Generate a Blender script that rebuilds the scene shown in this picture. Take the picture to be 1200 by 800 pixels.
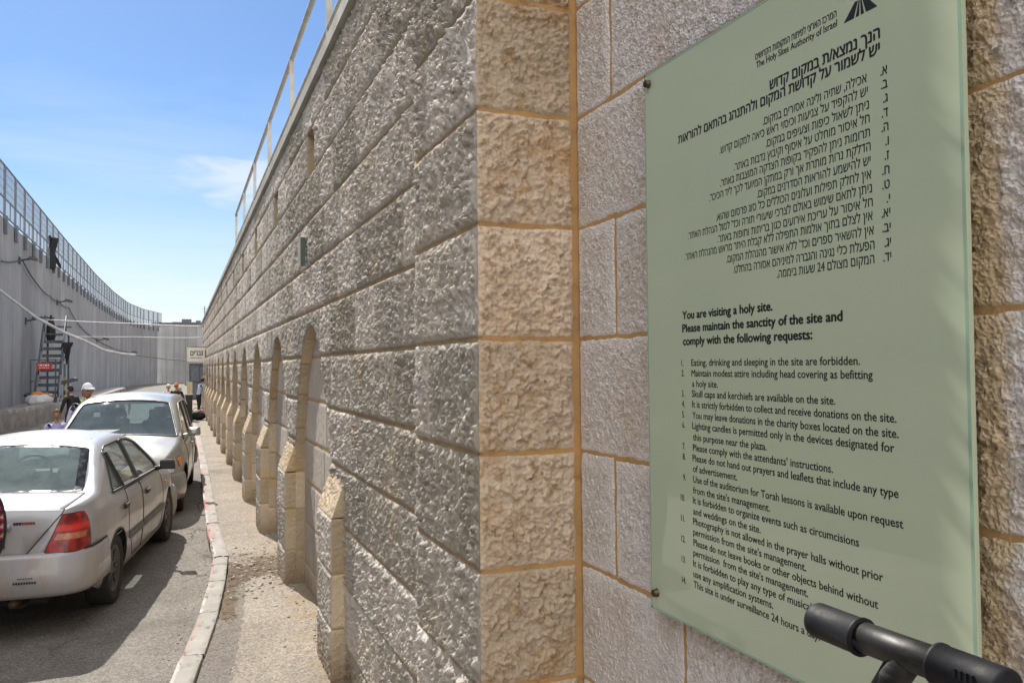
import bpy, bmesh, math, random
import numpy as np
from mathutils import Vector, Matrix
from math import sin, cos, tan, atan, atan2, radians, pi, sqrt, hypot

for o in list(bpy.data.objects): bpy.data.objects.remove(o)
SC = bpy.context.scene
COL = SC.collection
EYE = 2.04

# ------------------------------------------------------------------ camera, sky, sun, exposure
cd = bpy.data.cameras.new('camera'); cam = bpy.data.objects.new('camera', cd); COL.objects.link(cam)
SC.camera = cam
cd.sensor_width = 36.0; cd.lens = 970.0/1200.0*36.0; cd.clip_start = 0.05; cd.clip_end = 3000
_a, _p, _g = radians(21.8067), radians(1.68335), radians(0.51565)
_F = Vector((sin(_a)*cos(_p), cos(_a)*cos(_p), sin(_p)))
_R0 = Vector((cos(_a), -sin(_a), 0)); _U0 = _R0.cross(_F)
_R = _R0*cos(_g) - _U0*sin(_g); _U = _U0*cos(_g) + _R0*sin(_g)
cam.matrix_world = Matrix(((_R.x,_U.x,-_F.x,0),(_R.y,_U.y,-_F.y,0),(_R.z,_U.z,-_F.z,EYE),(0,0,0,1)))
cd.dof.use_dof = False

SUN_EL, SUN_AZ = 44.0, -12.0         # azimuth measured from +Y (down the street) towards +X
SKY_STRENGTH, SUN_STRENGTH, EXPOSURE = 0.15, 5.0, 0.50

wd = bpy.data.worlds.new('World'); SC.world = wd; wd.use_nodes = True
nt = wd.node_tree; N = nt.nodes; Lk = nt.links
for n in list(N): N.remove(n)
out = N.new('ShaderNodeOutputWorld'); bg = N.new('ShaderNodeBackground')
sky = N.new('ShaderNodeTexSky'); sky.sky_type = 'NISHITA'; sky.sun_disc = False
sky.sun_elevation = radians(SUN_EL); sky.sun_rotation = radians(SUN_AZ)
sky.air_density = 1.0; sky.dust_density = 0.25; sky.ozone_density = 3.0
geo = N.new('ShaderNodeTexCoord')
sep = N.new('ShaderNodeSeparateXYZ'); Lk.new(geo.outputs['Generated'], sep.inputs[0])
def wmath(op, a, b=None, clamp=False):
    n = N.new('ShaderNodeMath'); n.operation = op; n.use_clamp = clamp
    for i, v in enumerate((a, b)):
        if v is None: continue
        if isinstance(v, (int, float)): n.inputs[i].default_value = v
        else: Lk.new(v, n.inputs[i])
    return n.outputs[0]
zc = wmath('MAXIMUM', sep.outputs[2], 0.03)
zden = wmath('ADD', zc, 0.10)
cx = wmath('DIVIDE', sep.outputs[0], zden); cy = wmath('DIVIDE', sep.outputs[1], zden)
comb = N.new('ShaderNodeCombineXYZ'); Lk.new(cx, comb.inputs[0]); Lk.new(cy, comb.inputs[1])
mp = N.new('ShaderNodeMapping'); Lk.new(comb.outputs[0], mp.inputs[0])
mp.inputs['Location'].default_value = (3.1, 1.7, 0); mp.inputs['Scale'].default_value = (0.55, 0.9, 1); mp.inputs['Rotation'].default_value = (0,0,0.5)
nz = N.new('ShaderNodeTexNoise'); Lk.new(mp.outputs[0], nz.inputs['Vector']); nz.inputs['Scale'].default_value = 1.15
nz.inputs['Detail'].default_value = 9; nz.inputs['Roughness'].default_value = 0.56; nz.inputs['Distortion'].default_value = 0.5
rp = N.new('ShaderNodeValToRGB'); Lk.new(nz.outputs['Fac'], rp.inputs[0])
rp.color_ramp.elements[0].position = 0.42; rp.color_ramp.elements[0].color = (0,0,0,1)
rp.color_ramp.elements[1].position = 0.80; rp.color_ramp.elements[1].color = (1,1,1,1)
# low bank of pale cloud towards the horizon
hz = N.new('ShaderNodeMapRange'); Lk.new(sep.outputs[2], hz.inputs[0])
hz.inputs[1].default_value = 0.02; hz.inputs[2].default_value = 0.25; hz.inputs[3].default_value = 0.85; hz.inputs[4].default_value = 0.0
hz.interpolation_type = 'SMOOTHSTEP'
cl = wmath('MULTIPLY', rp.outputs[0], 0.46)
fac = wmath('MAXIMUM', cl, wmath('MULTIPLY', hz.outputs[0], wmath('ADD', wmath('MULTIPLY', nz.outputs['Fac'], 1.1), 0.35)), True)
# the wisp of cloud hanging beside the wall top, up the street
wv = N.new('ShaderNodeVectorMath'); wv.operation = 'SUBTRACT'; Lk.new(geo.outputs['Generated'], wv.inputs[0])
wv.inputs[1].default_value = (0.072, 0.972, 0.212)
wm = N.new('ShaderNodeMapping'); wm.vector_type = 'POINT'; Lk.new(wv.outputs[0], wm.inputs[0])
wm.inputs['Rotation'].default_value = (0, radians(-26), 0); wm.inputs['Scale'].default_value = (7.5, 3, 26)
wn = N.new('ShaderNodeTexNoise'); wm2 = N.new('ShaderNodeMapping'); Lk.new(wv.outputs[0], wm2.inputs[0]); wm2.inputs['Rotation'].default_value = (0, radians(-26), 0); wm2.inputs['Scale'].default_value = (14, 10, 60); Lk.new(wm2.outputs[0], wn.inputs['Vector']); wn.inputs['Scale'].default_value = 1.0; wn.inputs['Detail'].default_value = 6
wn.inputs['Distortion'].default_value = 0.8
wl = N.new('ShaderNodeVectorMath'); wl.operation = 'LENGTH'; Lk.new(wm.outputs[0], wl.inputs[0])
wr = N.new('ShaderNodeMapRange'); Lk.new(wmath('ADD', wl.outputs['Value'], wmath('MULTIPLY', wmath('SUBTRACT', wn.outputs['Fac'], 0.5), 1.5)), wr.inputs[0])
wr.inputs[1].default_value = 0.0; wr.inputs[2].default_value = 1.2; wr.inputs[3].default_value = 0.66; wr.inputs[4].default_value = 0
wr.interpolation_type = 'SMOOTHSTEP'
fac = wmath('MAXIMUM', fac, wr.outputs[0])
dt = N.new('ShaderNodeVectorMath'); dt.operation = 'DOT_PRODUCT'; Lk.new(geo.outputs['Generated'], dt.inputs[0]); dt.inputs[1].default_value = (-.34,-.93,.12)  # added bright cloud bank, unseen behind the viewer, filling the shaded walls
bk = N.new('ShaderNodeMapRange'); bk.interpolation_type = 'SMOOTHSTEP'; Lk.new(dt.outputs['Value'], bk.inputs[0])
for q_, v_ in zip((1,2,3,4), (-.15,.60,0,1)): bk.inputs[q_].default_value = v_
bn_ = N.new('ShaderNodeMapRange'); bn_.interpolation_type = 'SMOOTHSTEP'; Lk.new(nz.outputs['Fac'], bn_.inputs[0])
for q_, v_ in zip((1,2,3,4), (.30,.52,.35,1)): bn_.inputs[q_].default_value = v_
tint = N.new('ShaderNodeMix'); tint.data_type = 'RGBA'; tint.blend_type = 'MULTIPLY'; tint.inputs['Factor'].default_value = 1.0
Lk.new(sky.outputs[0], tint.inputs['A']); tint.inputs['B'].default_value = (0.42, 0.50, 0.585, 1)
zn = N.new('ShaderNodeMapRange'); zn.interpolation_type = 'SMOOTHSTEP'; Lk.new(sep.outputs[2], zn.inputs[0])
for q_, v_ in zip((1,2,3,4), (.38,.85,1.0,.42)): zn.inputs[q_].default_value = v_       # dimmed towards the unseen zenith to deepen shade on the ground
zm = N.new('ShaderNodeVectorMath'); zm.operation = 'SCALE'; Lk.new(tint.outputs['Result'], zm.inputs[0]); Lk.new(zn.outputs[0], zm.inputs['Scale'])
cm = N.new('ShaderNodeMix'); cm.data_type = 'RGBA'; Lk.new(fac, cm.inputs['Factor'])
Lk.new(zm.outputs[0], cm.inputs['A']); cm.inputs['B'].default_value = (4.6, 4.75, 5.0, 1)
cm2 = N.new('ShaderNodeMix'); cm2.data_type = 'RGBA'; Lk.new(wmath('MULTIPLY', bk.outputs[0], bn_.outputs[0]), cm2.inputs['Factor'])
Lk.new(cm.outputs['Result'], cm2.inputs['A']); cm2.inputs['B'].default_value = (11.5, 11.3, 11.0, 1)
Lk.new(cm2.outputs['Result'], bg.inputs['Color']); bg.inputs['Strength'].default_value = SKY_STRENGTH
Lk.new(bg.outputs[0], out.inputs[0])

sd = bpy.data.lights.new('sun', 'SUN'); sun = bpy.data.objects.new('sun', sd); COL.objects.link(sun)
sd.energy = SUN_STRENGTH; sd.angle = radians(0.53); sd.color = (1.0, 0.94, 0.85)
_el, _az = radians(SUN_EL), radians(SUN_AZ)
sun.rotation_euler = Vector((sin(_az)*cos(_el), cos(_az)*cos(_el), sin(_el))).to_track_quat('Z', 'Y').to_euler()
sun.location = (-20, 60, 60)
vs = SC.view_settings; vs.view_transform = 'Standard'; vs.look = 'None'; vs.exposure = EXPOSURE; vs.gamma = 1.0; vs.use_curve_mapping = False
SC.cycles.max_bounces = 8; SC.cycles.transparent_max_bounces = 12

# ------------------------------------------------------------------ helpers: objects
def put(name, data, parent=None):
    o = bpy.data.objects.new(name, data); COL.objects.link(o)
    if parent is not None: o.parent = parent
    return o
def tag(o, label=None, cat=None, group=None, kind=None):
    if label: o['label'] = label
    if cat: o['category'] = cat
    if group: o['group'] = group
    if kind: o['kind'] = kind
    return o
def thing(name, label, cat, loc=(0,0,0), rz=0.0, group=None):
    o = put(name, None); o.location = loc; o.rotation_euler = (0,0,rz); o.empty_display_size = 0.2
    return tag(o, label, cat, group)
def mesh_from(name, verts, faces, mats, parent=None, smooth=False, fmat=None, attrs=None):
    me = bpy.data.meshes.new(name)
    verts = np.asarray(verts, dtype=np.float32).reshape(-1,3)
    if isinstance(faces, np.ndarray):
        nf, k = faces.shape
        me.vertices.add(len(verts)); me.vertices.foreach_set('co', verts.ravel())
        me.loops.add(nf*k); me.loops.foreach_set('vertex_index', faces.astype(np.int32).ravel())
        me.polygons.add(nf); me.polygons.foreach_set('loop_start', np.arange(0, nf*k, k, dtype=np.int32))
        me.update(calc_edges=True); me.validate()
    else:
        me.from_pydata([tuple(map(float, v)) for v in verts], [], faces)
    for m in (mats if isinstance(mats, (list,tuple)) else [mats]): me.materials.append(m)
    if fmat is not None: me.polygons.foreach_set('material_index', np.asarray(fmat, dtype=np.int32))
    if smooth: me.polygons.foreach_set('use_smooth', np.ones(len(me.polygons), dtype=bool))
    for an, av in (attrs or {}).items():
        at = me.attributes.new(an, 'FLOAT', 'POINT'); at.data.foreach_set('value', np.asarray(av, dtype=np.float32))
    me.update()
    return put(name, me, parent)

class MB:
    """collects shapes; build() links them as one mesh object"""
    def __init__(s): s.v = []; s.f = []; s.m = []; s.cur = 0; s.sm = []
    def mat(s, i): s.cur = i; return s
    def add(s, vs, fs, smooth=False):
        b = len(s.v); s.v += [tuple(v) for v in vs]
        for f in fs: s.f.append(tuple(b+i for i in f)); s.m.append(s.cur); s.sm.append(smooth)
        return s
    def box(s, c, d, rz=0, rx=0, ry=0, taper=1.0):
        R = Matrix.Rotation(rz,3,'Z') @ Matrix.Rotation(ry,3,'Y') @ Matrix.Rotation(rx,3,'X'); c = Vector(c)
        vs = []
        for z in (-.5,.5):
            t = taper if z > 0 else 1.0
            for x,y in ((-.5,-.5),(.5,-.5),(.5,.5),(-.5,.5)): vs.append(c + R @ Vector((x*d[0]*t, y*d[1]*t, z*d[2])))
        return s.add(vs, [(3,2,1,0),(4,5,6,7),(0,1,5,4),(1,2,6,5),(2,3,7,6),(3,0,4,7)])
    def tube(s, pts, r, n=8, cap=True):
        pts = [Vector(p) for p in pts]; rs = r if isinstance(r,(list,tuple)) else [r]*len(pts)
        vs = []; up = None
        for i, p in enumerate(pts):
            d = (pts[min(i+1,len(pts)-1)] - pts[max(i-1,0)])
            if d.length < 1e-9: d = Vector((0,0,1))
            d.normalize()
            if up is None: up = d.orthogonal().normalized()
            up = (up - d*up.dot(d)); up = up.normalized() if up.length > 1e-6 else d.orthogonal().normalized()
            w = d.cross(up)
            for k in range(n):
                a = 2*pi*k/n; vs.append(p + (up*cos(a) + w*sin(a))*rs[i])
        fs = []
        for i in range(len(pts)-1):
            for k in range(n): fs.append((i*n+k, i*n+(k+1)%n, (i+1)*n+(k+1)%n, (i+1)*n+k))
        if cap: fs.append(tuple(range(n-1,-1,-1))); fs.append(tuple((len(pts)-1)*n+k for k in range(n)))
        return s.add(vs, fs, True)
    def bar(s, a, b, w, h=None, upv=(0,0,1)):
        a, b = Vector(a), Vector(b); h = h or w; d = (b-a).normalized(); u = Vector(upv)
        if abs(d.dot(u)) > .98: u = Vector((0,1,0))
        sx = d.cross(u).normalized(); u = sx.cross(d)
        vs = [p + sx*(i*w/2) + u*(j*h/2) for p in (a,b) for i,j in ((-1,-1),(1,-1),(1,1),(-1,1))]
        return s.add(vs, [(0,1,2,3),(7,6,5,4),(4,5,1,0),(5,6,2,1),(6,7,3,2),(7,4,0,3)])
    def lathe(s, prof, axis='z', n=24, c=(0,0,0)):
        vs = []; c = Vector(c)
        for r, h in prof:
            for k in range(n):
                a = 2*pi*k/n; x, y = r*cos(a), r*sin(a)
                vs.append(c + Vector({'z':(x,y,h),'y':(x,h,y),'x':(h,x,y)}[axis]))
        fs = []
        for i in range(len(prof)-1):
            for k in range(n): fs.append((i*n+k, i*n+(k+1)%n, (i+1)*n+(k+1)%n, (i+1)*n+k))
        return s.add(vs, fs, True)
    def ball(s, c, r, nu=12, nv=8, squash=(1,1,1)):
        vs = []; c = Vector(c)
        for j in range(nv+1):
            t = pi*j/nv
            for k in range(nu):
                a = 2*pi*k/nu; vs.append(c + Vector((r*squash[0]*sin(t)*cos(a), r*squash[1]*sin(t)*sin(a), r*squash[2]*cos(t))))
        return s.add(vs, [(j*nu+k, (j+1)*nu+k, (j+1)*nu+(k+1)%nu, j*nu+(k+1)%nu) for j in range(nv) for k in range(nu)], True)
    def build(s, name, mats, parent=None):
        me = bpy.data.meshes.new(name); me.from_pydata(s.v, [], s.f)
        for m in (mats if isinstance(mats,(list,tuple)) else [mats]): me.materials.append(m)
        me.polygons.foreach_set('material_index', s.m); me.polygons.foreach_set('use_smooth', s.sm)
        me.validate(); me.update()
        return put(name, me, parent)

# ------------------------------------------------------------------ helpers: materials
def new_mat(name):
    m = bpy.data.materials.new(name); m.use_nodes = True
    return m, m.node_tree, m.node_tree.nodes['Principled BSDF']
class NG:
    def __init__(s, nt): s.nt = nt; s.L = nt.links
    def n(s, t, **k):
        n = s.nt.nodes.new(t)
        for a, b in k.items(): setattr(n, a, b)
        return n
    def set(s, sock, v):
        if hasattr(v, 'is_linked'): s.L.new(v, sock)
        elif isinstance(v, (tuple, list)) and len(v) == 3 and sock.type == 'RGBA': sock.default_value = (*v, 1)
        else: sock.default_value = v
    def pos(s, kind='world'):
        if kind == 'world': return s.n('ShaderNodeNewGeometry').outputs['Position']
        return s.n('ShaderNodeTexCoord').outputs['Object']
    def map(s, v, scale=(1,1,1), loc=(0,0,0), rot=(0,0,0)):
        m = s.n('ShaderNodeMapping'); s.L.new(v, m.inputs[0]); m.inputs['Scale'].default_value = scale; m.inputs['Location'].default_value = loc; m.inputs['Rotation'].default_value = rot
        return m.outputs[0]
    def noise(s, v, scale, detail=5, rough=.55, dist=0):
        n = s.n('ShaderNodeTexNoise'); s.L.new(v, n.inputs['Vector']); n.inputs['Scale'].default_value = scale; n.inputs['Detail'].default_value = detail
        n.inputs['Roughness'].default_value = rough; n.inputs['Distortion'].default_value = dist
        return n.outputs['Fac']
    def voro(s, v, scale, feature='F1', rnd=1.0):
        n = s.n('ShaderNodeTexVoronoi', feature=feature); s.L.new(v, n.inputs['Vector']); n.inputs['Scale'].default_value = scale; n.inputs['Randomness'].default_value = rnd
        return n.outputs['Distance']
    def ramp(s, f, p0, p1, v0=0.0, v1=1.0):
        m = s.n('ShaderNodeMapRange'); m.interpolation_type = 'SMOOTHSTEP'; s.L.new(f, m.inputs[0])
        for i, v in zip((1,2,3,4), (p0,p1,v0,v1)): m.inputs[i].default_value = v
        return m.outputs[0]
    def mix(s, f, a, b, mode='MIX'):
        m = s.n('ShaderNodeMix', data_type='RGBA', blend_type=mode)
        s.set(m.inputs['Factor'], f); s.set(m.inputs['A'], a); s.set(m.inputs['B'], b)
        return m.outputs['Result']
    def math(s, op, a, b=0.0, clamp=False):
        m = s.n('ShaderNodeMath', operation=op, use_clamp=clamp); s.set(m.inputs[0], a); s.set(m.inputs[1], b); return m.outputs[0]
    def attr(s, name): return s.n('ShaderNodeAttribute', attribute_name=name).outputs['Fac']
    def bump(s, h, strength=.5, dist=.01):
        b = s.n('ShaderNodeBump'); s.L.new(h, b.inputs['Height']); b.inputs['Strength'].default_value = strength; b.inputs['Distance'].default_value = dist
        return b.outputs[0]

def simple(name, col, rough=.6, metal=0.0, var=.12, vscale=6, bump=0.0, bscale=60, coord='obj', coat=0.0, spec=None):
    m, nt, p = new_mat(name); g = NG(nt); v = g.pos(coord)
    f = g.ramp(g.noise(v, vscale, 6, .6), .3, .7)
    c0 = tuple(c*(1-var) for c in col); c1 = tuple(min(1, c*(1+var)) for c in col)
    g.set(p.inputs['Base Color'], g.mix(f, c0, c1)); p.inputs['Metallic'].default_value = metal
    g.set(p.inputs['Roughness'], g.ramp(g.noise(v, vscale*2.3, 4), .2, .8, max(.02, rough-.08), min(1, rough+.08)))
    if coat: p.inputs['Coat Weight'].default_value = coat; p.inputs['Coat Roughness'].default_value = .06
    if spec is not None: p.inputs['Specular IOR Level'].default_value = spec
    if bump: g.L.new(g.bump(g.noise(v, bscale, 6, .65), bump, .01), p.inputs['Normal'])
    return m

def stone_mat(name, base, alt, warm, warm_amt=.5, fine=1.0, streak=0.0, tonev=.22, bumps=.6, speck=(.25,.16,.09), picked=None, vein=None, grain=38, chisel=False, chip=0, foot=True, edge=False):
    m, nt, p = new_mat(name); g = NG(nt); v = g.pos('world')
    c = g.mix(g.ramp(g.noise(v, 2.2, 5, .6), .32, .68), base, alt)
    c = g.mix(g.math('MULTIPLY', g.ramp(g.noise(g.map(v, loc=(7,3,1)), 3.1, 7, .62, .6), .50, .74), warm_amt), c, warm)
    c = g.mix(g.math('MULTIPLY', g.ramp(g.noise(v, 55, 4, .7), .58, .78), .45*fine), c, speck)
    if foot:
        fz = g.n('ShaderNodeSeparateXYZ'); g.L.new(v, fz.inputs[0]); fa = g.ramp(g.math('ADD', fz.outputs[2], g.math('MULTIPLY', g.noise(g.map(v, (1,1,.6)), 6, 5, .65), .35)), .24, .60, .8, 0); c = g.mix(fa, c, (.25,.185,.115))
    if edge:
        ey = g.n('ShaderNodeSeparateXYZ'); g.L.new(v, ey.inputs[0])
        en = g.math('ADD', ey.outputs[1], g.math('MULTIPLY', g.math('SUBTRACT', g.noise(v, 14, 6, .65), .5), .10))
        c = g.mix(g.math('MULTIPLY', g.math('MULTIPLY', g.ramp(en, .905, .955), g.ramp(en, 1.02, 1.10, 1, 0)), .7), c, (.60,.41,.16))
    if picked:
        pm = g.math('MULTIPLY', g.attr('pick'), g.ramp(g.noise(g.map(v, loc=(2,2,5)), 75, 5, .7, .5), .40, .62)); pm = g.math('MULTIPLY', pm, g.ramp(g.noise(g.map(v, loc=(8,1,4)), 4.5, 4, .6), .30, .62, .25, 1.0))
        c = g.mix(g.math('MULTIPLY', pm, .48), c, picked)
    if vein:
        vm = g.ramp(g.noise(g.map(v, loc=(3,6,2)), 20, 6, .62, 1.6), .50, .66); vm = g.math('MULTIPLY', vm, g.ramp(g.noise(v, 3.3, 3), .30, .62, .35, 1.0))
        c = g.mix(g.math('MULTIPLY', vm, .75), c, vein)
    t = g.math('ADD', g.math('MULTIPLY', g.math('SUBTRACT', g.attr('tone'), .5), 2*tonev), 1.0)
    tc = g.n('ShaderNodeCombineColor'); g.L.new(t, tc.inputs[0]); g.L.new(t, tc.inputs[1]); g.L.new(g.math('SUBTRACT', g.math('MULTIPLY', t, 1.12), .12), tc.inputs[2])
    c = g.mix(1.0, c, tc.outputs[0], 'MULTIPLY')
    if streak:
        s = g.ramp(g.noise(g.map(v, (14,14,.9)), 1, 5, .6), .48, .78)
        c = g.mix(g.math('MULTIPLY', s, streak), c, (.13,.115,.10))
    g.L.new(c, p.inputs['Base Color']); p.inputs['Roughness'].default_value = .88; p.inputs['Specular IOR Level'].default_value = .25
    h = g.math('ADD', g.math('MULTIPLY', g.noise(v, grain, 8, .68), .7), g.math('MULTIPLY', g.noise(v, 150, 4, .7), .3))
    wp = g.n('ShaderNodeVectorMath', operation='ADD'); g.L.new(v, wp.inputs[0]); wn_ = g.n('ShaderNodeTexNoise'); g.L.new(v, wn_.inputs['Vector']); wn_.inputs['Scale'].default_value = 34; wn_.inputs['Detail'].default_value = 4
    ws = g.n('ShaderNodeVectorMath', operation='SCALE'); g.L.new(wn_.outputs['Color'], ws.inputs[0]); ws.inputs['Scale'].default_value = .022; g.L.new(ws.outputs[0], wp.inputs[1])
    if chip: h = g.math('ADD', g.math('MULTIPLY', h, .7), g.math('MULTIPLY', g.voro(wp.outputs[0], chip), .55))
    if chisel:
        h2 = g.noise(g.map(v, (30,44,19), rot=(.25,0,0)), 1, 6, .72, .35)
        h = g.math('ADD', g.math('MULTIPLY', h, .6), g.math('MULTIPLY', h2, .9))
    g.L.new(g.bump(h, bumps, .016), p.inputs['Normal'])
    return m

M = {}
M['rock'] = stone_mat('rough_limestone', (.52,.475,.42), (.43,.40,.365), (.56,.43,.28), .40, .5, .15, .26, .6, grain=34, chisel=True, chip=48)
M['short'] = stone_mat('honey_limestone', (.66,.535,.41), (.57,.455,.34), (.50,.31,.155), .75, .6, 0, .24, .9, vein=(.42,.25,.10), chip=55)
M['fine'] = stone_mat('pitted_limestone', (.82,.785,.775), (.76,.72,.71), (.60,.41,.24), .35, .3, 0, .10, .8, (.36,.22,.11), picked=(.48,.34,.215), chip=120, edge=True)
M['panel'] = stone_mat('smooth_limestone', (.47,.42,.36), (.40,.36,.32), (.44,.34,.23), .3, .5, .3, .2, .35)
M['pier'] = stone_mat('pier_limestone', (.56,.455,.325), (.48,.39,.285), (.52,.34,.15), .6, .6, .2, .2, .7)
def mortar(name, a, b):
    m, nt, p = new_mat(name); g = NG(nt); v = g.pos('world')
    c = g.mix(g.ramp(g.noise(v, 9, 6, .6), .3, .7), a, b); c = g.mix(g.math('MULTIPLY', g.ramp(g.noise(g.map(v, loc=(3,1,7)), 16, 7, .7), .52, .70), .6), c, tuple(x*.45 for x in b)); c = g.mix(g.math('MULTIPLY', g.ramp(g.noise(v, 260, 2, .6), .5, .7), .35), c, tuple(min(1,x*1.5) for x in a))
    g.L.new(c, p.inputs['Base Color']); p.inputs['Roughness'].default_value = .95; p.inputs['Specular IOR Level'].default_value = .1
    g.L.new(g.bump(g.noise(v, 220, 4, .7), .5, .004), p.inputs['Normal']); return m
M['mortar'] = mortar('tan_mortar', (.46,.32,.17), (.34,.25,.16))
M['mortar_orange'] = mortar('orange_mortar', (.52,.315,.135), (.43,.27,.13))

def glassy(name, tint=(.75,.85,.83), refl=1.0, rough=.02, dust=.10):
    m = bpy.data.materials.new(name); m.use_nodes = True; nt = m.node_tree; g = NG(nt)
    for n in list(nt.nodes): nt.nodes.remove(n)
    o = g.n('ShaderNodeOutputMaterial'); t = g.n('ShaderNodeBsdfTransparent'); t.inputs[0].default_value = (*tint,1)
    gl = g.n('ShaderNodeBsdfGlossy'); gl.inputs['Roughness'].default_value = rough; gl.inputs[0].default_value = (.95,.97,1,1)
    fr = g.n('ShaderNodeFresnel'); fr.inputs['IOR'].default_value = 1.52
    mx = g.n('ShaderNodeMixShader'); g.L.new(g.math('MULTIPLY', fr.outputs[0], refl, True), mx.inputs[0]); g.L.new(t.outputs[0], mx.inputs[1]); g.L.new(gl.outputs[0], mx.inputs[2])
    df = g.n('ShaderNodeBsdfDiffuse'); df.inputs[0].default_value = (.40,.50,.50,1)
    m2 = g.n('ShaderNodeMixShader'); dn = g.ramp(g.noise(g.pos('obj'), 3.0, 7, .65, .8), .25, .75, dust*.6, dust*1.5); g.L.new(dn, m2.inputs[0])
    g.L.new(mx.outputs[0], m2.inputs[1]); g.L.new(df.outputs[0], m2.inputs[2]); g.L.new(m2.outputs[0], o.inputs[0]); return m
M['glass'] = glassy('car_glass', (.68,.80,.79), 1.6, dust=.22)
M['glass_dark'] = glassy('tinted_car_glass', (.62,.74,.75), 2.2, dust=.10)

def paint(name, col, metal, rough, dirt=(.30,.24,.17), dz0=.25, dz1=.85, damt=.65):
    m, nt, p = new_mat(name); g = NG(nt); v = g.pos('obj')
    z = g.n('ShaderNodeSeparateXYZ'); g.L.new(v, z.inputs[0])
    low = g.ramp(z.outputs[2], dz0, dz1, 1.0, 0.0)
    nz = g.ramp(g.noise(g.map(v, (3,3,1.3)), 2.2, 8, .68, .8), .34, .72)
    d = g.math('MULTIPLY', g.math('MULTIPLY', nz, g.math('ADD', g.math('MULTIPLY', low, .9), .10)), damt, True)
    sc = g.math('MULTIPLY', g.ramp(g.noise(g.map(v, (5,5,22)), 2.0, 6, .7), .60, .68), g.math('MULTIPLY', low, .5))
    c = g.mix(d, col, dirt); c = g.mix(sc, c, (.22,.15,.11))
    g.L.new(c, p.inputs['Base Color']); p.inputs['Metallic'].default_value = metal
    g.set(p.inputs['Roughness'], g.math('ADD', g.math('MULTIPLY', d, .5), rough))
    p.inputs['Coat Weight'].default_value = .55; p.inputs['Coat Roughness'].default_value = .08
    g.L.new(g.bump(g.noise(v, 3.0, 2), .04, .02), p.inputs['Normal'])
    return m
M['sedan_paint'] = paint('white_silver_paint', (.36,.365,.40), .12, .34, (.38,.30,.21), .22, 1.0, 1.0)
M['van_paint'] = paint('silver_paint', (.30,.305,.295), .5, .30, (.34,.29,.22), .2, .7, .45)
M['black_plastic'] = simple('black_plastic', (.022,.022,.024), .45, var=.3, bump=.05)
M['rubber'] = simple('tyre_rubber', (.028,.026,.025), .85, var=.35, vscale=14, bump=.2, bscale=90)
M['hub'] = simple('grey_hubcap', (.10,.095,.09), .5, .4, var=.25, vscale=10)
M['gap'] = simple('panel_gap', (.012,.012,.012), .8)
M['interior'] = simple('grey_interior', (.20,.21,.22), .8, var=.2)
M['trim_light'] = simple('beige_interior', (.32,.31,.29), .8, var=.1)
M['chrome'] = simple('chrome', (.62,.62,.62), .16, 1.0, var=.05)
def lens(name, col, rough=.25):
    m, nt, p = new_mat(name); g = NG(nt); v = g.pos('obj')
    w = g.ramp(g.noise(g.map(v, (1,60,60)), 1, 2), .3, .7)
    g.L.new(g.mix(w, tuple(c*.75 for c in col), col), p.inputs['Base Color']); p.inputs['Roughness'].default_value = rough
    p.inputs['Coat Weight'].default_value = .25; p.inputs['Subsurface Weight'].default_value = 0.0
    return m
def tail_lens():
    m, nt, p = new_mat('red_tail_lens'); g = NG(nt); v = g.pos('obj'); z = g.n('ShaderNodeSeparateXYZ'); g.L.new(v, z.inputs[0])
    cell = g.voro(g.map(v, (1,1,1)), 95, 'F1', 0.15); big = g.ramp(g.noise(v, 13, 3), .40, .62)
    c = g.mix(big, (.15,.004,.005), (.50,.016,.010)); c = g.mix(g.math('MULTIPLY', g.ramp(cell, .1, .6, 0, 1), .4), c, (.10,.003,.004))
    rows = g.ramp(g.math('ABSOLUTE', g.math('SUBTRACT', z.outputs[2], .83)), .012, .03, 1, 0); c = g.mix(g.math('MULTIPLY', rows, .7), c, (.70,.03,.02))
    g.L.new(c, p.inputs['Base Color']); p.inputs['Roughness'].default_value = .3; p.inputs['Coat Weight'].default_value = .35; p.inputs['Coat Roughness'].default_value = .12
    g.L.new(g.bump(cell, .3, .004), p.inputs['Normal']); return m
M['red_lens'] = tail_lens(); M['amber_lens'] = lens('amber_lens', (.85,.24,.03)); M['pale_lens'] = lens('pale_lens', (.50,.17,.085)); M['clear_lens'] = lens('clear_lens', (.62,.63,.62))
M['frit'] = simple('black_glass_border', (.010,.010,.016), .09, var=.1, bump=0, spec=.35)
M['plate'] = simple('yellow_plate', (.75,.44,.02), .5)
M['black_paint'] = simple('black_paint', (.012,.012,.013), .5)
M['galv'] = simple('galvanised_steel', (.27,.285,.31), .5, .6, var=.18, vscale=9)
M['rail_grey'] = simple('dull_steel', (.44,.43,.40), .5, .3, var=.15)
M['dark_steel'] = simple('dark_steel', (.09,.10,.115), .55, .4, var=.3)
M['white_metal'] = simple('white_enamel', (.74,.71,.64), .5, var=.06)
M['red_enamel'] = simple('red_enamel', (.42,.035,.035), .5, var=.15)
M['brown_dark'] = simple('dark_brown_recess', (.10,.065,.04), .9)

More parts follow.
